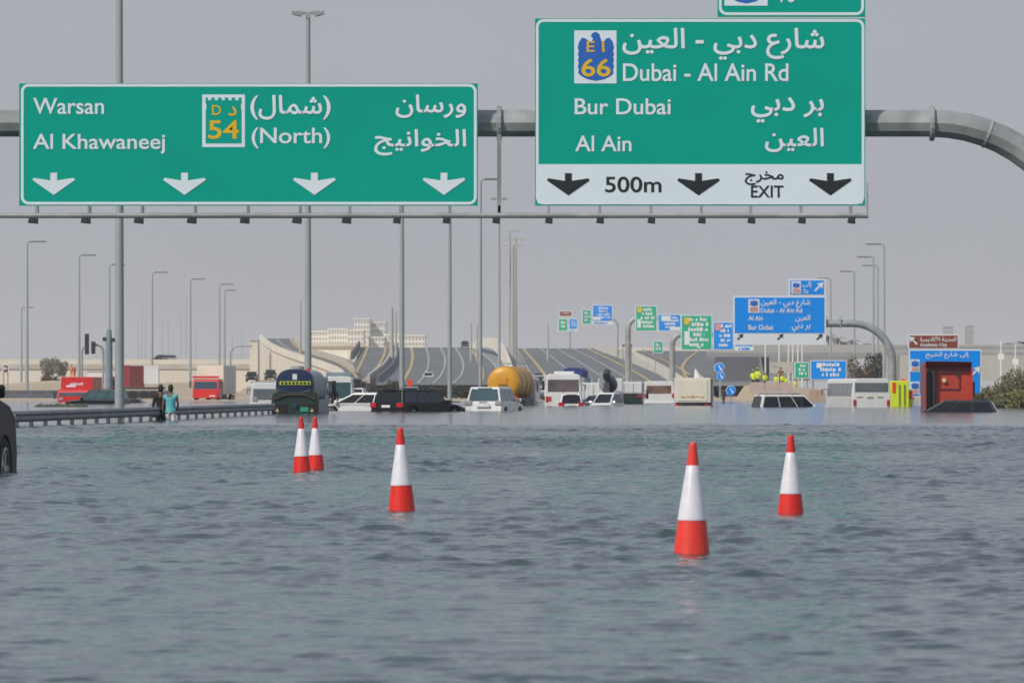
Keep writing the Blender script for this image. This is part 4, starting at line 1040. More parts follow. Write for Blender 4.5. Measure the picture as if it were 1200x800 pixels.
def cab(t, W, y0, y1, z0, z1, paint, win, low=None):
    hw = W/2
    MB().loft([[(x,y0,z0),(x,y1,z0),(x,y1,z0+(z1-z0)*.45),(x,y1-.25,z1-.1),(x,y1-.5,z1),(x,y0,z1)] for x in (-hw, hw)]).build('cab', paint, t, bevel=.05)
    zt, zl = z1-.25, z0+(z1-z0)*.48
    MB().hexa([(-hw+.12,y1-.04,zl),(hw-.12,y1-.04,zl),(hw-.12,y1+.015,zl),(-hw+.12,y1+.015,zl),(-hw+.16,y1-.27,zt),(hw-.16,y1-.27,zt),(hw-.16,y1-.18,zt),(-hw+.16,y1-.18,zt)]).build('windscreen', win, t)
    for s in (-1, 1):
        MB().box(min(s*(hw-.01), s*(hw+.012)), max(s*(hw-.01), s*(hw+.012)), y0+.5, y1-.45, zl, zt).build('side_window', win, t)
        MB().tube([(s*hw,y1-.3,zt),(s*(hw+.25),y1-.1,zt)], .025, 6).build('mirror_arm', darkbox, t)
        MB().box(min(s*(hw+.16), s*(hw+.34)), max(s*(hw+.16), s*(hw+.34)), y1-.14, y1-.06, zt-.6, zt+.05).build('mirror', darkbox, t, bevel=.02)
        MB().box(min(s*(hw-.5), s*(hw-.12)), max(s*(hw-.5), s*(hw-.12)), y1-.02, y1+.03, z0+.15, z0+.38).build('headlight', tail_d, t)
def box_lorry(name, label, loc, rz, W, L, H, zfl, box_m, side_m, cab_m, cabw=None, cabh=None, win=None, front=True, rear_door=True):
    t = thing(name, label, 'lorry', loc, rz); hl, hw = L/2, W/2
    MB().box(-.45, .45, -hl+.1, hl-.3, .6, zfl-.02).build('chassis', darkbox, t)
    yb2 = hl-2.0
    MB().box(-hw, hw, -hl, yb2, zfl, H).build('cargo_box', box_m, t, bevel=.02)
    for s in (-1, 1):
        for k in range(int((yb2+hl)/1.2)):
            y = -hl+.06+k*1.2; MB().box(min(s*hw, s*(hw+.02)), max(s*hw, s*(hw+.02)), y, y+1.12, zfl+.05, H-.06).build('side_panel', side_m, t)
    if rear_door:
        for s in (-1, 1): MB().box(min(s*.02, s*(hw-.06)), max(s*.02, s*(hw-.06)), -hl-.03, -hl, zfl+.08, H-.1).build('rear_door', box_m, t)
        for x in (-.35, .35): MB().tube([(x,-hl-.05,zfl+.1),(x,-hl-.05,H-.15)], .02, 6).build('door_bar', galv, t)
    cab(t, cabw or W-.1, hl-1.85, hl, .55, cabh or H*.82, cab_m, win or glass_t)
    for s in (-1, 1):
        for y in (-hl*.62, hl-.95): wheel(t, s*(hw-.2), y, .48, .28)
        MB().box(min(s*(hw-.35), s*(hw-.1)), max(s*(hw-.35), s*(hw-.1)), -hl-.04, -hl+.04, zfl-.28, zfl-.1).build('tail_light', tail_r, t)
    MB().box(-hw+.05, hw-.05, -hl-.02, -hl+.06, .45, .6).build('bumper', darkbox, t)
    return t
# cream box lorry rear
d = dist_of(475); s_ = F/d; p = Vector(((815.5-600)/s_, d+3.4, -.75))
t = box_lorry('box_lorry', 'cream box lorry with faint gold writing seen from behind', p, math.radians(-4), 42.5/s_, 6.6, 1.02+.75+(HY-442.5)/s_, .95, cream_p, greyside, white_p, rear_door=False)
MB().box(-1.0, 1.0, -3.34, -3.3, 1.05, 2.45).build('rear_door', cream_p, t, bevel=.01)
for k in range(5): MB().box(-.75+k*.32, -.5+k*.32, -3.37, -3.34, 1.28+(.05 if k % 2 else 0), 1.38+(.03 if k == 2 else 0)).build('lettering', mat('gold_print', (.62,.42,.1), .5), t)
# small white lorry
d = dist_of(473); s_ = F/d; p = Vector(((739-600)/s_, d+3, -.75))
t = box_lorry('box_lorry', 'small lorry with white box above dark underside right of the mixer', p, math.radians(-3), 32/s_, 5.6, 1.02+.75+(HY-447)/s_, 1.02+.75+(HY-461)/s_, white_p, greyside, white_p)
MB().box(-.95, .95, -2.75, -2.68, .8, 1.25).build('tail_lift', dgreen_p, t)
p = Vector(((691-600)/s_, d+9, -.75))
t = box_lorry('box_lorry', 'narrow white box lorry just right of the white minibus', p, 0, 15.5/s_+.9, 5, 1.02+.75+(HY-448)/s_, 1.0, white_p, greyside, white_p)
# white and red lorry, front towards us
d = 660; s_ = F/d; p = Vector(((249-600)/s_, d+3.6, -.3))
t = box_lorry('box_lorry', 'white box lorry with red cab facing us at the left', p, PI-math.radians(11), 32/s_, 7.2, 1.02+.3+(HY-428)/s_, .95, cream_p, mat('pale_grey_panel', (.5,.51,.5), .5), red_p, cabh=1.02+.3+(HY-444)/s_, win=mat('blue_glass', (.03,.06,.09), .1))
MB().box(-1.3, 1.3, 3.4, 3.5, 1.02+.3+(HY-443)/s_, 1.02+.3+(HY-440.5)/s_).build('red_trim', red_p, t)
MB().box(-1.2, 1.2, 3.58, 3.66, .55, 1.0).build('bumper', red_p, t)
MB().box(-1.0, -.4, 3.66, 3.68, .72, .82).build('lettering', white_far, t)
# red box lorry, left
d = 600; s_ = F/d; p = Vector(((90.5-600)/s_, d+3, -.55))
zt = 1.02+.55+(HY-441.5)/s_
t = box_lorry('box_lorry', 'red box lorry with white lettering behind the black off-roader', p, PI-math.radians(7), 38/s_, 6.4, zt, 1.1, red_p, red_p, red_p, cabh=1.02+.55+(HY-456)/s_)
MB().box(.1, .95, 1.2, 1.235, zt-.9, zt-.72).build('lettering', white_far, t)
for k in range(7): MB().box(-.55+k*.17, -.43+k*.17, 1.2, 1.24, zt-.72, zt-.55+(.06 if k in (0, 4) else 0)).build('lettering', white_far, t)
t2 = thing('site_cabin', 'small white cabin behind the red box lorry', 'cabin', at(113, 457, 700)); t2.location.z = 0
MB().box(-.95, .95, 0, 2.5, 0, at(0,435,700).z).build('wall', white_p, t2); MB().box(-1.05, 1.05, -.1, 2.6, at(0,435,700).z, at(0,434,700).z).build('roof', concw, t2); MB().box(-.3, .3, -.04, 0, .1, 1.9).build('door', greyside, t2)
# container lorry
d = 740; s_ = F/d; x0 = (143-600)/s_; L1 = 25/s_
t = thing('container_lorry', 'long lorry bed with dark running gear beyond the wading couple', 'lorry', (x0, d, 0))
MB().box(-1.8, 4.6, .1, 2.3, 1.02+(HY-456)/s_, 1.02+(HY-453.5)/s_).build('chassis', darkbox, t)
for x in (-1.2, 0, 1.2, 2.4, 3.4): wheel_ = MB().loft([[(x+.5*math.cos(2*PI*k/20), yy, .45+.5*math.sin(2*PI*k/20)) for k in range(20)] for yy in (0, .3)]).build('wheel', tyre, t)
MB().box(-1.8, 4.6, .05, .15, .25, .8).build('side_guard', darkbox, t)
MB().box(-1.9, -.15, .1, 2.3, .6, 1.02+(HY-441)/s_).build('cab', maroon, t, bevel=.1)
MB().box(-1.5, -.7, .07, .1, 1.5, 2.1).build('side_window', glass_d, t)
def container(label, px0, px1, yt, yb3, m):
    a = at(px0, yb3, d); b = at(px1, yt, d); t = thing('container', label, 'container', (a.x, d+.05, a.z)); w_, h_ = b.x-a.x, b.z-a.z
    MB().box(0, w_, .04, 2.4, 0, h_).build('shell', m, t)
    n = max(4, int(w_/.28))
    for k in range(n): MB().box(w_*(k+.2)/n, w_*(k+.75)/n, 0, .04, .15, h_-.15).build('corrugation', m, t)
    for x in (0, w_-.12): MB().box(x, x+.12, -.01, .1, 0, h_).build('corner_post', m, t)
    for z in (0, h_-.12): MB().box(.12, w_-.12, -.008, .1, z, z+.12).build('rail', m, t)
container('bright maroon container end next to the thick lamp post', 143.5, 152, 428, 453.3, mat('red_container', (.33,.04,.045), .6))
container('dark maroon shipping container on the lorry bed', 152.3, 168, 428.5, 453.3, maroon)
container('white ribbed container at the right of the maroon ones', 168.5, 185.5, 428, 449.5, white_p)
# dark tanker, rear view
d = dist_of(484); s_ = F/d; W = 54/s_; p = Vector(((345.5-600)/s_, d, -.55))
t = thing('water_tanker', 'dark blue and green tanker lorry seen from behind with a yellow band', 'tanker lorry', p, math.radians(-3))
def oval(y, rx, rz_, zc, n=28, pw=.75):
    r = []
    for k in range(n):
        a = 2*PI*k/n; c, sn = math.cos(a), math.sin(a); r.append((rx*abs(c)**pw*(1 if c > 0 else -1), y, zc+rz_*abs(sn)**pw*(1 if sn > 0 else -1)))
    return r
zc = 1.02+.55+(HY-452)/s_; rz_ = 20/s_; rx = W/2*.84
MB().loft([oval(-.02, rx*.86, rz_*.86, zc), oval(.0, rx*.97, rz_*.97, zc), oval(.12, rx, rz_, zc), oval(.3, rx, rz_, zc)]).build('tank_end', navy_p, t, smooth=True)
MB().loft([oval(.3, rx*1.0, rz_*1.0, zc), oval(6.2, rx*1.0, rz_*1.0, zc)]).build('tank_shell', greyside, t, smooth=True)
zb = 1.02+.55+(HY-450)/s_
MB().box(-rx*.78, rx*.82, -.07, -.03, zb-.03, zb+.13).build('yellow_band', mat('yellow_band', (.5,.55,.03), .5), t)
for k in range(9): MB().box(-rx*.7+k*.165, -rx*.7+k*.165+.1, -.085, -.07, zb-.0, zb+.1).build('lettering', dgreen_p, t)
MB().box(-.1, .1, -.06, -.02, zb+.2, zb+.45).build('plate', plate, t)
MB().prism([(-W/2-.02,.15),(W/2+.02,.15),(W/2+.02,1.1),(W/2-.05,1.45),(rx*.8,1.62),(rx*.4,1.5),(-rx*.4,1.5),(-rx*.8,1.62),(-W/2+.05,1.45),(-W/2-.02,1.1)], -.06, .5, 'y').build('rear_frame', dgreen_p, t, bevel=.03)
MB().tube([(-W/2+.1,-.1,1.15),(-.4,-.1,1.36),(.4,-.1,1.36),(W/2-.1,-.1,1.15)], .05, 8).build('hose_tray', mat('rusty_bar', (.06,.03,.02), .8), t)
for s in (-1, 1):
    MB().box(min(s*.35, s*(W/2)), max(s*.35, s*(W/2)), -.1, -.065, .1, .95).build('mudflap', black_c, t)
    MB().prism([(s*(W/2-.25)-.08,.62),(s*(W/2-.25)+.08,.62),(s*(W/2-.25),.78)], -.125, -.105, 'y').build('reflector', mat('reflector', (.6,.5,.3), .4), t)
    for y in (1.3, 5.9): wheel(t, s*(W/2-.16), y, .48, .3)
MB().box(.25, .62, -.13, -.105, .62, .82).build('green_plate', mat('green_plate', (.03,.3,.17), .5), t)
MB().tube([(0,-.15,.9),(0,.2,.95)], .12, 12).build('outlet_valve', mat('valve_blue', (.03,.08,.12), .4), t)
MB().box(-.9, .9, .8, 5.9, .5, .95).build('chassis', darkbox, t)
for s in (-1, 1): MB().box(min(s*(rx+.0), s*(W/2)), max(s*(rx+.0), s*(W/2)), .9, 5.8, .55, 1.15).build('side_locker', greyside, t, bevel=.03)
MB().lathe([(.3,0),(.3,.12),(.22,.16)], 14, (0, 1.4, zc+rz_-.02)).build('manhole', galv, t); MB().box(rx*.55, rx*.75, .4, .7, zc+rz_*.8, zc+rz_+.02).build('handrail', redd_p, t)
cab(t, W-.3, 6.4, 8.0, .6, 2.2, mat('pale_blue_paint', (.3,.38,.42), .4), glass_d)
# yellow tanker
d = dist_of(474.5); s_ = F/d; p = Vector(((590-600)/s_, d, -.7))
t = thing('tanker_lorry', 'yellow round tanker lorry behind the white off-roader', 'tanker lorry', p, math.radians(-11))
r_ = 19.5/s_; zc = 1.02+.7+(HY-449)/s_
def circ(y, r): return oval(y, r, r, zc, 28, 1)
MB().loft([circ(-.15, r_*.4), circ(-.12, r_*.7), circ(-.04, r_*.9), circ(.08, r_), circ(5.4, r_), circ(5.6, r_*.9), circ(5.7, r_*.5)]).build('tank', yell_p, t, smooth=True)
for y in (.9, 2.6, 4.3): MB().loft([circ(y, r_+.03), circ(y+.1, r_+.03)]).build('tank_band', mat('dark_ochre', (.4,.16,.02), .5), t, smooth=True)
MB().box(-.35, .3, -.2, -.16, zc-.1, zc+.4).build('hatch', mat('ochre_plate', (.62,.27,.015), .5), t, bevel=.03)
MB().tube([(.3,.2,zc+r_-.05),(.3,.2,zc+r_+.22),(.9,5,zc+r_+.22)], .025, 6).build('handrail', rimm, t); MB().tube([(-.3,.2,zc+r_-.05),(-.3,.2,zc+r_+.22),(-.3,5,zc+r_+.22)], .025, 6).build('handrail', rimm, t)
MB().box(-1.0, 1.0, .2, 5.6, .55, zc-r_*.86).build('chassis', darkbox, t)
for s in (-1, 1):
    MB().box(min(s*.7, s*1.0), max(s*.7, s*1.0), -.1, .1, .95, 1.3).build('tail_light', fluor_r, t); MB().box(min(s*.72, s*.98), max(s*.72, s*.98), -.12, .05, .82, .95).build('tail_light', orange, t)
    for y in (1, 2.2, 6.4): wheel(t, s*.95, y, .5, .3)
cab(t, 2.2, 5.9, 7.6, .6, 2.6, white_p, glass_d)
# crane lorry frame
d = dist_of(470); s_ = F/d; p = Vector(((631-600)/s_, d, -.6))
t = thing('flatbed_lorry', 'flatbed lorry with white ladder frame beside the yellow tanker', 'lorry', p, math.radians(3))
MB().box(-.7, .9, 0, 5, .8, 1.1).build('bed', darkbox, t)
for x in (-.65, .55): 
    MB().box(x, x+.09, 0, .1, 1.1, 3.1).build('frame_post', white_p, t)
for z in (1.5, 1.95, 2.4, 2.9): MB().box(-.56, .55, .02, .09, z, z+.07).build('frame_rung', white_p, t)
MB().box(-.5, .55, .6, 1.7, 1.1, 2.2).build('load', greyside, t, bevel=.05); MB().box(-.3, .4, .4, 1.2, 2.2, 3.2).build('load', mat('dark_load', (.05,.055,.07), .7), t, bevel=.12)
MB().box(-.6, .8, 3.6, 5, 1.1, 2.6).build('cab', white_p, t, bevel=.05)
for s in (-1, 1): wheel(t, s*.7, .8, .46, .26); wheel(t, s*.7, 4.3, .46, .26)
# blue load behind minibus
d = 520; p = at(671, 458, d); t = thing('covered_lorry', 'lorry with blue tarpaulin load behind the white minibus', 'lorry', (p.x, d, -.5), math.radians(-6))
zt = 1.02+.5+(HY-430.5)*d/F
MB().box(-.9, .9, 0, 5, .8, zt-.75).build('cargo_body', greyside, t); MB().loft([[(-.72,y,zt-.75),(-.66,y,zt-.1),(-.3,y,zt),(.45,y,zt-.03),(.7,y,zt-.25),(.72,y,zt-.75)] for y in (0, 2.5, 5)]).build('tarpaulin', mat('blue_tarp', (.03,.05,.22), .7, 0, .25, 3, .5), t, smooth=True)
for s in (-1, 1): wheel(t, s*.75, .8, .46, .26); wheel(t, s*.75, 4.3, .46, .26)
MB().box(-.9, .9, 5.1, 6.6, .7, 2.5).build('cab', white_p, t, bevel=.05)
# concrete mixer
d = dist_of(473.5)+8; s_ = F/d; p = Vector(((711-600)/s_, d, -.7))
t = thing('mixer_lorry', 'dark concrete mixer lorry between the white minibus and the small white lorry', 'mixer lorry', p, math.radians(-4))
mz = 1.02+.7+(HY-448)/s_
dark_m = mat('mixer_dark', (.035,.045,.055), .5, 0, .3, 2)
def mr_(y, r, z): return [(r*math.cos(2*PI*k/18), y, z+r*math.sin(2*PI*k/18)) for k in range(18)]
MB().loft([mr_(-.1,.24,mz+.3), mr_(.4,.4,mz+.2), mr_(1.4,.6,mz), mr_(2.8,.66,mz-.15), mr_(4,.5,mz-.3)]).build('drum', dark_m, t, smooth=True)
MB().tube([(0,-.35,mz+.45),(0,.1,mz+.75)], [.26,.3], 10).build('hopper', dark_m, t)
MB().hexa([(-.25,-.6,.9),(.25,-.6,.9),(.2,-.45,.9),(-.2,-.45,.9),(-.2,-.3,mz),(.2,-.3,mz),(.2,-.15,mz),(-.2,-.15,mz)]).build('chute', dark_m, t)
MB().box(-.9, .9, .1, 5, .6, 1.0).build('chassis', darkbox, t)
MB().box(-.55, -.1, -.1, .6, mz-.5, mz+.8).build('ladder_frame', mat('grey_frame', (.3,.33,.35), .5), t)
for s in (-1, 1): MB().box(s*.85-.1, s*.85+.1, -.1, 0, 1.0, 1.3).build('tail_light', tail_r, t); wheel(t, s*.85, .9, .48, .28); wheel(t, s*.85, 4.4, .48, .28)
MB().box(-.9, .9, 4.7, 6.2, .7, 2.6).build('cab', white_p, t, bevel=.05)
d2_ = dist_of(474.5); p = Vector(((710-600)*d2_/F, d2_, -1.0))
t, q_ = car('stranded_car', 'white car nosing up right of the white minibus', p, math.radians(160), white_p, W=1.5, L=3.9, H=1.85, kind='hatch')
p = Vector(((696-600)*d2_/F, d2_+3, -1.05))
t, q_ = car('stranded_car', 'dark car between the white minibus and the nosing-up white car', p, math.radians(150), mat('dark_green_car', (.02,.03,.03), .3), W=1.5, L=3.6, H=1.7, kind='hatch')
# red tractor unit, rear view
d = dist_of(480.5); s_ = F/d; p = Vector(((1112-600)/s_, d, -.9)); W = 2.42
t = thing('lorry_cab', 'tall red lorry cab seen from behind in front of the large blue sign', 'lorry', p, math.radians(3))
Ht = 1.02+.9+(HY-423)/s_; k_ = .9
MB().box(-W/2+.32, W/2-.02, .35, 2.4, .9, Ht-.28).build('cab', redd_p, t, bevel=.06)
# overhanging roof deflector
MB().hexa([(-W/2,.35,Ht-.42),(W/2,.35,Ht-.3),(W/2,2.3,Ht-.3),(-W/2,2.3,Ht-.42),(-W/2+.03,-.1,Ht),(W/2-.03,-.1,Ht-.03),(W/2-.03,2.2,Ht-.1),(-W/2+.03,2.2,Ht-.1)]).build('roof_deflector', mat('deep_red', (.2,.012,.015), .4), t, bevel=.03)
MB().box(-W/2+.28, W/2-.02, .28, .36, Ht-.62, Ht-.3).build('painted_shade', mat('shaded_red', (.1,.01,.012), .5), t)  # shade below the roof deflector, put in as a dark red strip
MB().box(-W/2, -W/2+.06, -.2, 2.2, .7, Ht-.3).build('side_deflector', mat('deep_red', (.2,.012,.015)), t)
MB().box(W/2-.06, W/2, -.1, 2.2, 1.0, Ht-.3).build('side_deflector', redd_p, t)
for x in (-W/2+.1, -W/2+.36):
    MB().tube([(x+.1,.2,.7),(x+.1,.2,Ht-.5)], .12, 10).build('air_duct', darkbox, t, smooth=True)
mb = MB()
for a_ in range(4):
    pass
mb.box(-.45,.6,.29,.345,1.95,2.0).box(-.45,.6,.29,.345,2.75,2.8).box(-.45,-.4,.29,.345,2.0,2.75).box(.55,.6,.29,.345,2.0,2.75)
mb.build('service_frame', maroon, t)
MB().loft([[(-.22+.11*math.cos(2*PI*k/14), yy, 2.42+.11*math.sin(2*PI*k/14)) for k in range(14)] for yy in (.2, .35)]).build('work_lamp', mat('lamp_lens_cream', (.8,.62,.25), .3), t)
MB().box(.45, .6, .27, .345, 2.6, 2.75).build('coupling', darkbox, t)
MB().box(-.95, .95, -3.4, .3, .55, .9).build('chassis', darkbox, t)
for s in (-1, 1): wheel(t, s*.95, -2.4, .5, .3); wheel(t, s*.95, 1.6, .5, .3)
MB().tube([(W/2-.05,2.1,2.6),(W/2+.28,2.2,2.4)], .03, 6).build('mirror_arm', mat('blue_arm', (.03,.06,.15), .5), t); MB().box(W/2+.18, W/2+.38, 2.1, 2.25, 1.62, 2.35).build('mirror', darkbox, t, bevel=.03)
# fluorescent emergency vehicle
d = dist_of(476); s_ = F/d; p = Vector(((1055-600)/s_, d, -.8)); t = thing('emergency_van', 'fluorescent yellow van rear between the coach and the red cab', 'van', p)
Ht = 1.02+.8+(HY-446)/s_
MB().box(-.62, .55, .03, 4.5, .4, Ht).build('body', fluo, t, bevel=.04); MB().box(-.5, -.3, -.01, .03, Ht-.75, Ht-.1).build('red_chevron', fluor_r, t)
for x in (-.1, .22): MB().box(x, x+.1, -.02, .03, .9, Ht-.25).build('door_bar', mat('olive_bar', (.2,.25,.02), .5), t)
MB().box(.56, .78, .3, 3, .6, 1.85).build('side_locker', fluo, t); MB().box(.58, .8, .25, .3, 1.3, 1.75).build('tail_light', fluor_r, t)
MB().box(.1, .35, .3, .6, Ht, Ht+.12).build('beacon', fluor_r, t)
for s in (-1, 1): wheel(t, s*.5, .9, .4, .24); wheel(t, s*.5, 3.7, .4, .24)
# light trailer/white tank at the red cab's left
p = at(1080, 464, 450); t = thing('bollard_light', 'small cream marker post left of the red cab', 'post', (p.x, 450, -.3)); MB().lathe([(.12,0),(.12,.8),(.14,.95),(.1,1.05)], 12).build('post', cream_p, t); MB().lathe([(.13,0),(.13,.08)], 12, (0,0,.9)).build('cap', white_p, t)
mound([(858,458),(872,452),(884,450),(908,450.5),(932,453),(962,456),(975,459)], 650, sand, depth=20)
# concrete rubble barrier where the workers stand
t = thing('concrete_barrier', 'low pinkish concrete barrier below the yellow-vested workers', 'barrier', ((880-600)*640/F, 641, .62))
pk = mat('pink_concrete', (.42,.33,.29), .8)
for k in range(3): MB().prism([(-.4,-.2),(-.3,.5),(-.15,1.15),(.15,1.15),(.3,.5),(.4,-.2)], k*1.35, k*1.35+1.3, 'x').build('barrier_block', pk, t)
t = thing('concrete_barrier', 'pale lilac concrete barrier right of the pinkish one', 'barrier', ((898-600)*620/F, 632, .1)); pk2 = mat('lilac_concrete', (.42,.37,.38), .8)
for k in range(2): MB().prism([(-.4,-.2),(-.3,.3),(-.15,.85),(.15,.85),(.3,.3),(.4,-.2)], k*1.35, k*1.35+1.3, 'x').build('barrier_block', pk2, t)
t = thing('concrete_barrier', 'tan concrete barrier left of the white coach', 'barrier', ((949-600)*620/F, 620, 0)); pk3 = mat('tan_concrete', (.5,.34,.24), .8)
for k in range(2): MB().box(k*.66, k*.66+.62, 0, .5, -.2, 1.02).build('barrier_block', pk3, t)
t = thing('boat', 'white upturned boat hull shape behind the cream lorry', 'boat', ((822-600)*640/F, 640, .9)); 
MB().loft([[(-.7,-.3,1.3),(-.7,.3,1.3),(-.6,0,2.2)], [(0,-.5,.8),(0,.5,.8),(0,0,1.45)], [(.8,-.2,.75),(.8,.2,.75),(.8,0,.95)]]).build('hull', white_p, t)
MB().box(-.4, .9, -.35, .35, .45, .75).build('cradle', dgreen_p, t)

for lab, px, py, dd, rz, mm in (('dark car on the left viaduct, left of two', 186, 424.5, 1626, PI/2, black_p), ('pale car on the left viaduct, right of two', 196, 424.3, 1626, PI/2, greyside),
                           ('dark van in the shade of the far left flyover, left one', 295, 446, 1150, PI, black_p), ('dark van in the shade of the far left flyover, right one', 317, 446.5, 1150, PI, black_p), ('dark car at the head of the main flyover road', 545, 407.5, 1712, PI, black_p)):
    p = at(px, py, dd); car('far_car', lab, p if py < 440 else (p.x, dd, at(px, 446.6 if px < 300 else 444.4, dd).z-.12), rz, mm, W=1.9, L=4.6, H=1.75)
arch_post('slender arched gantry left of the flyover abutment', 1500, 405.5, 296, 280, 10, -1, 445, .9, zb=0)
post_sign('small dark board at the far left edge above the barrier', 3, 427, 10, 437, 900, maroon, 1, (4, 9), seed=31)
# ------------------------------------------------------------------ people
def skin_chain(name, V, E_, Rr, m, parent, sub=1):
    me = bpy.data.meshes.new(name); me.from_pydata(V, E_, []); me.materials.append(m)
    o = link(bpy.data.objects.new(name, me)); o.parent = parent
    md = o.modifiers.new('skin', 'SKIN'); md.use_smooth_shade = True
    sv = me.skin_vertices[0].data
    for i, r in enumerate(Rr): sv[i].radius = (r, r) if not isinstance(r, tuple) else r
    for i in range(len(V)): sv[i].use_root = (i == 0)
    if sub: s_ = o.modifiers.new('sub', 'SUBSURF'); s_.levels = sub; s_.render_levels = sub
    return o
def person(label, loc, rz, shirt, trousers, hair=hairm, vest=None, arms='down', hold=None, hscale=1., stride=.1, long=False, group=None, hard_hat=None):
    t = thing('person', label, 'person', loc, rz, group); t.scale = (hscale,)*3
    sh, hp = 1.42, .93
    if arms == 'down': La = [(-.2,0,sh),(-.27,.0,1.12),(-.25,.1,.86),(-.25,.12,.79)]; Ra = [(.2,0,sh),(.27,0,1.12),(.27,.08,.87),(.26,.1,.8)]
    elif arms == 'bag': La = [(-.2,0,sh),(-.26,-.02,1.13),(-.27,.02,.88),(-.27,.03,.81)]; Ra = [(.2,0,sh),(.25,.03,1.14),(.2,.2,1.0),(.17,.25,.96)]
    else: La = [(-.2,0,sh),(-.28,.06,1.15),(-.2,.3,1.1),(-.17,.36,1.1)]; Ra = [(.2,0,sh),(.27,.04,1.15),(.22,.27,1.05),(.2,.33,1.04)]
    V = [(0,0,.98),(0,.0,1.15),(0,0,1.36),(0,.0,1.5),(0,.02,1.58),
         *La[:3], *Ra[:3], (-.1,0,.9),(-.11,stride*.4,.5),(-.11,stride,.09),(-.11,stride+.15,.03),(.1,0,.9),(.11,-stride*.3,.5),(.11,-stride,.09),(.11,-stride+.15,.03)]
    E_ = [(0,1),(1,2),(2,3),(3,4),(2,5),(5,6),(6,7),(2,8),(8,9),(9,10),(0,11),(11,12),(12,13),(13,14),(0,15),(15,16),(16,17),(17,18)]
    Rr = [(.15,.1),(.14,.09),(.15,.1),.06,.055, .055,.042,.03, .055,.042,.03, .085,.055,.04,.035, .085,.055,.04,.035]
    skin_chain('body', V, E_, Rr, skin1, t, 1)
    # head
    hd = MB(); hd.loft([[(rx_*math.cos(2*PI*k/14), .02+ry_*math.sin(2*PI*k/14), z) for k in range(14)] for rx_, ry_, z in
             ((.03,.03,1.56),(.06,.065,1.58),(.072,.09,1.63),(.078,.1,1.69),(.075,.098,1.74),(.055,.075,1.785),(.02,.03,1.8))])
    hd.loft([[(-.015,.105,1.68),(.015,.105,1.68),(0,.13,1.66)], [(-.01,.11,1.72),(.01,.11,1.72),(0,.115,1.715)]])
    for s in (-1, 1): hd.box(min(s*.074, s*.09), max(s*.074, s*.09), 0, .03, 1.65, 1.71)
    h_ = hd.build('head', skin1, t, smooth=True)
    for s in (-1, 1): MB().box(s*.03-.012, s*.03+.012, .1, .118, 1.685, 1.7).build('eye', hairm, h_)
    MB().box(-.02, .02, .1, .112, 1.625, 1.632).build('mouth', redd_p, h_)
    MB().loft([[(rx_*math.cos(2*PI*k/14), yo+ry_*math.sin(2*PI*k/14), z) for k in range(14)] for rx_, ry_, z, yo in
             ((.07,.07,1.6,-.02),(.088,.09,1.66,-.012),(.092,.105,1.73,-.0),(.078,.095,1.78,.005),(.03,.04,1.825,.01))]).build('hair' if not hard_hat else 'helmet', hard_hat or hair, t, smooth=True)
    # hands with fingers
    for s, A in ((-1, La), (1, Ra)):
        w0, w1 = Vector(A[2]), Vector(A[3]); dr = (w1-w0).normalized(); sd_ = Vector((0, 1, 0)) if abs(dr.z) > .5 else Vector((1, 0, 0))
        V = [tuple(w0), tuple(w0+dr*.05), tuple(w0+dr*.09)]; E2 = [(0,1),(1,2)]; R2 = [.026, (.03,.02), (.034,.018)]
        for k, (o_, ln) in enumerate(((-.03,.055),(-.01,.07),(.01,.066),(.03,.052))):
            b = w0+dr*.1+sd_*o_; V += [tuple(b), tuple(b+dr*ln*.6+Vector((-s*.008,0,0))), tuple(b+dr*ln+Vector((-s*.02,0,0)))]; n_ = len(V); E2 += [(2,n_-3),(n_-3,n_-2),(n_-2,n_-1)]; R2 += [.009,.0085,.007]
        b = w0+dr*.04+sd_*.03; V += [tuple(b), tuple(b+dr*.03+sd_*.02), tuple(b+dr*.06+sd_*.025)]; n_ = len(V); E2 += [(1,n_-3),(n_-3,n_-2),(n_-2,n_-1)]; R2 += [.011,.01,.008]
        skin_chain('hand', V, E2, R2, skin1, t, 0)
    # shirt
    zt_ = .93 if not long else .55
    V = [(0,0,1.02),(0,0,1.2),(0,0,1.38),(0,0,1.47), La[0], tuple((Vector(La[0])+Vector(La[1]))/2), Ra[0], tuple((Vector(Ra[0])+Vector(Ra[1]))/2), (0,0,.92)]
    E_ = [(0,1),(1,2),(2,3),(2,4),(4,5),(2,6),(6,7),(0,8)]; Rr = [(.185,.13),(.175,.12),(.18,.125),.075,.078,.072,.078,.072,(.19,.13)]
    if shirt in (black_c, vest):
        V += [La[2], Ra[2], La[1], Ra[1]]; E_ += [(5,11),(11,9),(7,12),(12,10)]; Rr += [.045,.045,.06,.06]
    skin_chain('shirt', V, E_, Rr, shirt, t, 1)
    V = [(0,0,1.0),(-.085,0,.78),(-.11,stride*.4,.48),(-.11,stride,.12),(.085,0,.78),(.11,-stride*.3,.48),(.11,-stride,.12)]
    skin_chain('trousers', V, [(0,1),(1,2),(2,3),(0,4),(4,5),(5,6)], [(.15,.11),(.105,.11),.085,.07,(.105,.11),.085,.07], trousers, t, 1)
    if vest:
        MB().loft([[(rx_*math.cos(2*PI*k/16), ry_*math.sin(2*PI*k/16), z) for k in range(16)] for rx_, ry_, z in ((.21,.16,.95),(.21,.155,1.2),(.23,.15,1.38),(.13,.12,1.5))]).build('vest', vest, t, smooth=True)
    if hold == 'bag':
        q_ = Vector(La[3]); b = MB().loft([[(q_.x+a*rr, q_.y+b2*rr, z) for a, b2 in ((-.09,-.17),(.09,-.17),(.09,.17),(-.09,.17))] for z, rr in ((.36,.8),(.4,1),(.66,1),(.7,.7))]).build('bag_in_hand', black_c, None)
    return t
wl = 492; d = dist_of(wl)
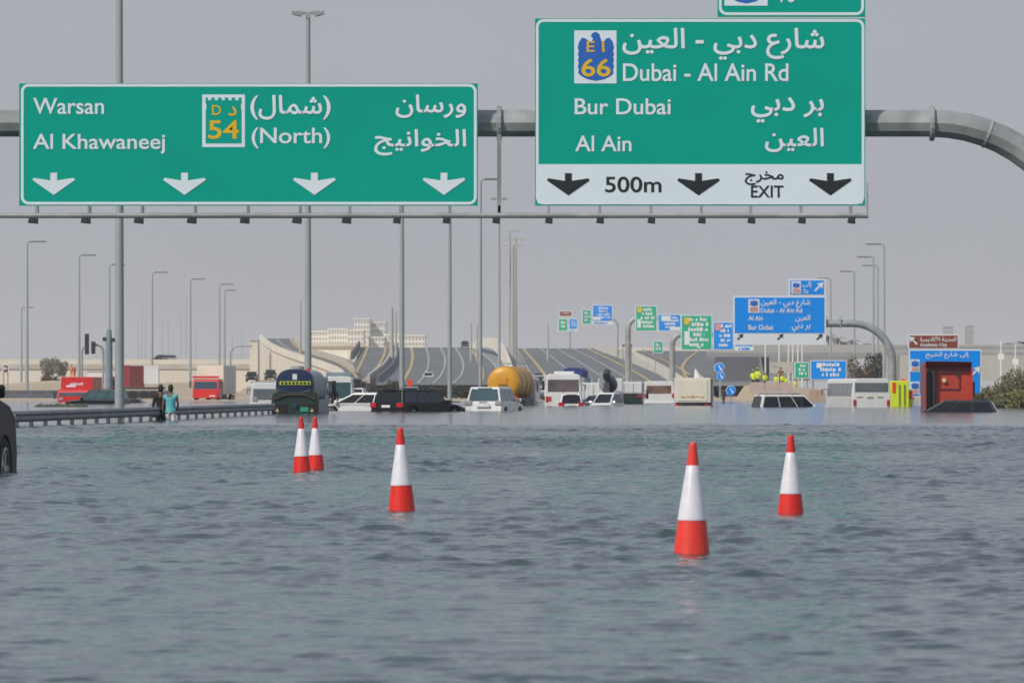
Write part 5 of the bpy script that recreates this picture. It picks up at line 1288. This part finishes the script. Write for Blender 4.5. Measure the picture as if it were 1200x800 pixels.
pA = Vector(((187.5-600)*d/F, d+.5, -.62)); pB = Vector(((200-600)*d/F, d, -.6))
person('person in black clothes wading with a black bag in hand', pA, .35, black_c, black_c, arms='bag', hscale=1.01, stride=.12)
person('person in turquoise shirt and white trousers wading along the guardrail', pB, -.1, teal_c, whitec, arms='bag', hscale=1.0, stride=.08)
b = MB(); b.loft([[(a*rr, c*rr, z) for a, c in ((-.13,-.09),(0,-.12),(.13,-.09),(.13,.09),(0,.12),(-.13,.09))] for z, rr in ((-.22,.75),(-.16,1.05),(0,1.1),(.1,.9),(.13,.3))])
bo = thing('bag', 'black bag carried by the person in black', 'bag', pA+Vector((-.3, 0, .93))); b.build('bag_body', black_c, bo, smooth=True)
MB().tube([(-.08,0,.1),(-.04,0,.24),(.05,0,.24),(.09,0,.1)], .012, 6).build('handle', black_c, bo)
# worker on the red lorry
zt = .0
d = 604; pw = at(83.5, 441.5, d)
person('person in orange and yellow overalls standing on the red box lorry', (pw.x, d+.5, pw.z), 3.0, orange, orange, arms='front', hscale=.62*1.0, vest=None)
person('person in dark orange leaning beside the other on the red box lorry', (pw.x+.25, d+.8, pw.z-.05), 2.6, fluor_r, orange, arms='front', hscale=.5)
WK = [(883,433,'person in yellow vest, leftmost of the far workers'),(888,430.5,'person in yellow vest with head above the leftmost pair'),(896.5,436,'person in yellow vest by the thin white pole'),
      (909.5,438.5,'person in yellow vest beside the brown-clad one'),(917,437.5,'person in bright yellow vest nearest the white hoarding'),(921,440,'person in yellow vest right behind the nearest worker'),(931,444,'person in yellow vest apart at the right')]
for i, (px, ty, lab) in enumerate(WK):
    dd = 645+1.3*i; zf = 1.15-.0*i; top = at(px, ty, dd).z; sc = min(1.15, max(.75, (top-zf)/1.82))
    person(lab, ((px-600)*dd/F, dd, top-1.82*sc), 2.5+1.4*random.random(), fluo, navy_c, vest=fluo, arms='front', hscale=sc, hard_hat=fluo)
person('person in brown clothes among the yellow vests', ((915-600)*655/F, 655, at(0,430,655).z-1.82*1.05), 3, mat('brown_cloth', (.18,.06,.05), .8), maroon, arms='front', hscale=1.05)
pp = at(550, 455, 500)
person('person in black by the pale van right of the dark tanker', (at(391,462,400).x, 400, -.5), 3, black_c, black_c, arms='down', hscale=.98)
person('person in dark clothes by the round blue sign at the water', (at(848,463,545).x, 545, -.1), 3, navy_c, navy_c, arms='down', hscale=.62, hard_hat=orange)

# ------------------------------------------------------------------ vegetation
def leaves(mb, c, r, n, size, rnd, flat=1.):
    for _ in range(n):
        while True:
            v = Vector((rnd.uniform(-1,1), rnd.uniform(-1,1), rnd.uniform(-1,1)))
            if .35 < v.length < 1: break
        if mnoise.noise(Vector(c)*.7+v*1.7) < -.22: continue
        p = Vector(c)+Vector((v.x*r[0], v.y*r[1], v.z*r[2]))
        a = Vector((rnd.gauss(0,1), rnd.gauss(0,1), rnd.gauss(0,1)*flat)).normalized(); b = a.cross(Vector((rnd.gauss(0,1), rnd.gauss(0,1), rnd.gauss(0,1)))).normalized()
        s = size*(.6+rnd.random()*.8); mb.add([p-a*s-b*s*.4, p+a*s*.2-b*s*.5, p+a*s, p+b*s*.5], [(0,1,2,3)])
def shrub(label, px, ytop, d, rx, m, seed, zb=None, n=1500, cat='shrub', name='shrub', m2=None, size=.09, group='shrubs on the right bank', h=None):
    rnd = random.Random(seed); top = at(px, ytop, d); g0 = ground_z(top.x, d) if zb is None else zb
    t = thing(name, label, cat, (top.x, d, g0), rnd.random()*6, group); H = h or (top.z-g0)
    mb = MB()
    for k in range(9):
        a = rnd.random()*2*PI; rr = rx*.62*rnd.random()**.5; zz = H*(.22+.5*rnd.random()); r0_ = rx*(.32+.25*rnd.random())
        leaves(mb, (rr*math.cos(a), rr*math.sin(a), zz), (r0_, r0_, min(H*.3, H-zz)), n//9, size, rnd)
    mb.build('foliage', m, t)
    sb = MB()
    for k in range(7):
        a = rnd.random()*2*PI; e = Vector((rx*.6*math.cos(a), rx*.6*math.sin(a), H*.75)); sb.tube([(0,0,-.1), tuple(e*.5+Vector((0,0,.1))), tuple(e)], [.05,.03,.012], 5)
    sb.build('stems', bark, t)
    return t
L_ = [('big olive bush cut by the right edge',1204,430,405,1.9,leaf1),('tall olive bush second from the right edge',1192,433,420,1.4,leaf2),('olive bush rising right of the black car roof',1181,437,410,1.3,leaf1),
      ('yellow-green bush behind the black car roof',1168,446,430,1.3,leaf2),('low bush at the water right of the black car',1176,457,390,1.2,leaf1),('low yellow-green bush at the right edge water line',1194,455,388,1.4,leaf2),
      ('dark bush right of the large blue sign',1157,452,480,1.2,leafd),('thin grey-green bush beneath the large blue sign corner',1149,458,470,.9,leaf1)]
for i, (lab, px, yt, d, rx, m) in enumerate(L_): shrub(lab, px, yt, d, rx, m, 30+i, zb=-.35, n=3600, size=.075)
# background trees
shrub('brown-green tree right of the far blue sign, left half', 1009, 408, 900, 2.0, leafb, 61, zb=0, cat='tree', name='tree', size=.22, group='trees behind the coach', n=1800)
shrub('tree with green top, right half beside the curved gantry', 1021, 411, 905, 1.9, leafd, 62, zb=0, cat='tree', name='tree', size=.22, group='trees behind the coach', n=1800)
shrub('dark round tree top on the left viaduct line', 61, 416, 1500, 2.7, leafh, 63, zb=4.0, cat='tree', name='tree', size=.3, group='left trees', n=1500)
shrub('dark tree left half on the left viaduct line', 53, 419, 1505, 1.8, leafh, 64, zb=4.0, cat='tree', name='tree', size=.3, group='left trees', n=1200)
shrub('dark tree right half on the left viaduct line', 70, 419.5, 1495, 1.8, leafh, 65, zb=4.0, cat='tree', name='tree', size=.3, group='left trees', n=1200)
shrub('brown bush above the dark far-left barrier', 55, 434, 1000, 1.3, leafb, 66, zb=.3, size=.2, group='left trees', n=900)
shrub('grey-green bush right of the brown bush at far left', 64, 438, 1000, 1.2, leafd, 67, zb=.3, size=.2, group='left trees', n=900)
shrub('small bush at the foot of the lamp post behind the black off-roader', 460, 443, 900, 1.1, leafd, 68, zb=.1, size=.16, group='bushes at the ramp foot', n=700)
for i, (px, yt) in enumerate(((437,452),(448,454),(493,453),(506,450),(517,452),(529,450),(541,451),(553,452),(566,455))):
    shrub(['low bush left of the leftmost ramp-foot bush','low bush under the curved dark barrier','low bush right of the red-lit grey car','low bush above the black off-roader bonnet','low bush above the black bonnet tip','low bush right of the black off-roader',
           'bush in the gap left of the white off-roader','bush just left of the white off-roader','low bush behind the white off-roader roof'][i], px, yt, 760, 1.2, leafd, 70+i, zb=0., size=.14, group='bushes at the ramp foot', n=500)
def palm(label, px, ytop, d, seed):
    rnd = random.Random(seed); top = at(px, ytop, d); t = thing('palm_tree', label, 'palm', (top.x, d, 0), 0, 'palms on the skyline'); H = top.z-.8
    MB().tube([(0,0,0),(.1,0,H*.5),(0,0,H)], [.3,.22,.2], 8).build('trunk', bark, t, smooth=True); mb = MB()
    for k in range(26):
        a = rnd.random()*2*PI; L2 = 2.2+rnd.random(); el = rnd.uniform(-.3,1.1); dr = Vector((math.cos(a), math.sin(a), 0)); sdv = Vector((-math.sin(a), math.cos(a), 0)); prev = Vector((0,0,H))
        for j in range(4):
            nx_ = prev+dr*L2/4*math.cos(el-.45*j)+Vector((0,0,L2/4*math.sin(el-.45*j))); w2 = .35*(1-j*.22); mb.add([prev-sdv*w2+Vector((0,0,-.12)), prev, nx_, nx_-sdv*w2*.8+Vector((0,0,-.12))], [(0,1,2,3)]); mb.add([prev+sdv*w2+Vector((0,0,-.12)), prev, nx_, nx_+sdv*w2*.8+Vector((0,0,-.12))], [(0,1,2,3)]); prev = nx_
    mb.build('fronds', leafd, t)
PL = ['palm just right of the far blue sign, first','palm just right of the far blue sign, second','palm behind the far blue board pole','palm over the brown-green tree','palm far right of the brown sign, first','palm far right of the brown sign, second','palm far right of the brown sign, third','palm at the right edge of the skyline','small palm above the overpass near the gantry bend']
for i, (px, yt) in enumerate(((971,393),(982,396),(1000,399),(1017,402),(1166,404),(1183,402),(1189,404),(1199,401),(990,401))): palm(PL[i], px, yt, 2300, 80+i)
# weeds on the water at left, behind the guardrail
rnd = random.Random(5); mb = MB()
for k in range(260):
    px = rnd.uniform(42, 102); d = dist_of(476)+rnd.uniform(-20, 25); x = (px-600)*d/F; h = .05+.18*rnd.random()*abs(math.sin(px*.3)); mb.add([(x-.1,d,-.02),(x+.12,d,-.02),(x+rnd.uniform(-.1,.1),d+.1,h)], [(0,1,2)])
tag(mb.build('floating_weeds', leafd), 'tufts of weed poking out of the water behind the guardrail', 'weeds', kind='stuff')

# ------------------------------------------------------------------ buildings
def building(label, px0, px1, ytop, ybot, d, m, rows, cols, name='building', depth=30):
    a = at(px0, ytop, d); b = at(px1, ytop, d); t = thing(name, label, 'building', ((a.x+b.x)/2, d, 0)); w2 = (b.x-a.x)/2; H = a.z; zb = at(0, ybot, d).z
    MB().box(-w2, w2, 0, depth, 0, H).build('wall', m, t)
    MB().box(-w2-.2, w2+.2, -.25, depth, H, H+.5).build('roof', m, t)
    hh = (H-zb)/max(1, rows)
    for r in range(rows):
        for c in range(cols):
            x0 = -w2+(2*w2)*(c+.25)/cols; x1 = -w2+(2*w2)*(c+.75)/cols; z0 = zb+hh*(r+.3)
            MB().box(x0, x1, -.05, .02, z0, z0+hh*.45).build('window', winm, t)
    return t
building('cream block at the left of the far buildings', 364, 390, 389, 405, 2250, bldc, 3, 8)
building('cream block second from left with white wing', 385, 407, 386.5, 405, 2240, bldc, 3, 7)
building('cream block with orange-tinted bay in the middle', 407, 426, 388, 406, 2230, bldc, 3, 5)
building('tall white block standing highest behind the cream ones', 415, 433, 374.5, 398, 2400, bldw, 4, 5)
building('white lower block right of the tall white one', 432, 452, 378.5, 398, 2420, bldw, 3, 6)
building('cream block right of the white ones', 432, 450, 396, 406, 2260, bldc, 2, 5)
building('cream block behind the pale mast', 450, 474, 393, 406, 2270, bldc, 2, 6)
building('cream block at the right end of the far buildings', 474, 498, 394, 406, 2250, bldc, 2, 6)
building('faded tower on the right skyline, left one', 1107, 1117, 383, 398, 5200, concg, 2, 3, name='tower', depth=20)
building('faded tower on the right skyline, right one', 1133, 1141, 382, 398, 5200, concg, 2, 3, name='tower', depth=20)
building('low white kiosk behind the brown small board', 786, 793, 399, 407, 1800, bldw, 1, 3, depth=8)
building('flat pale blocks at the far left behind the viaduct', -10, 45, 424, 440, 1700, concw, 1, 8, depth=10)
# ------------------------------------------------------------------ haze
hm = bpy.data.materials.new('haze'); hm.use_nodes = True; hn = hm.node_tree; hn.nodes.remove(hn.nodes['Principled BSDF'])
pv = hn.nodes.new('ShaderNodeVolumePrincipled'); pv.inputs['Color'].default_value = (.93, .95, 1, 1); pv.inputs['Density'].default_value = .0001; pv.inputs['Anisotropy'].default_value = .2
hn.links.new(pv.outputs[0], hn.nodes['Material Output'].inputs['Volume'])
hz = MB().box(-6100, 6100, -80, 7000, -2.3, 52).build('haze', hm); tag(hz, 'pale dusty air over the whole scene', None, kind='stuff')
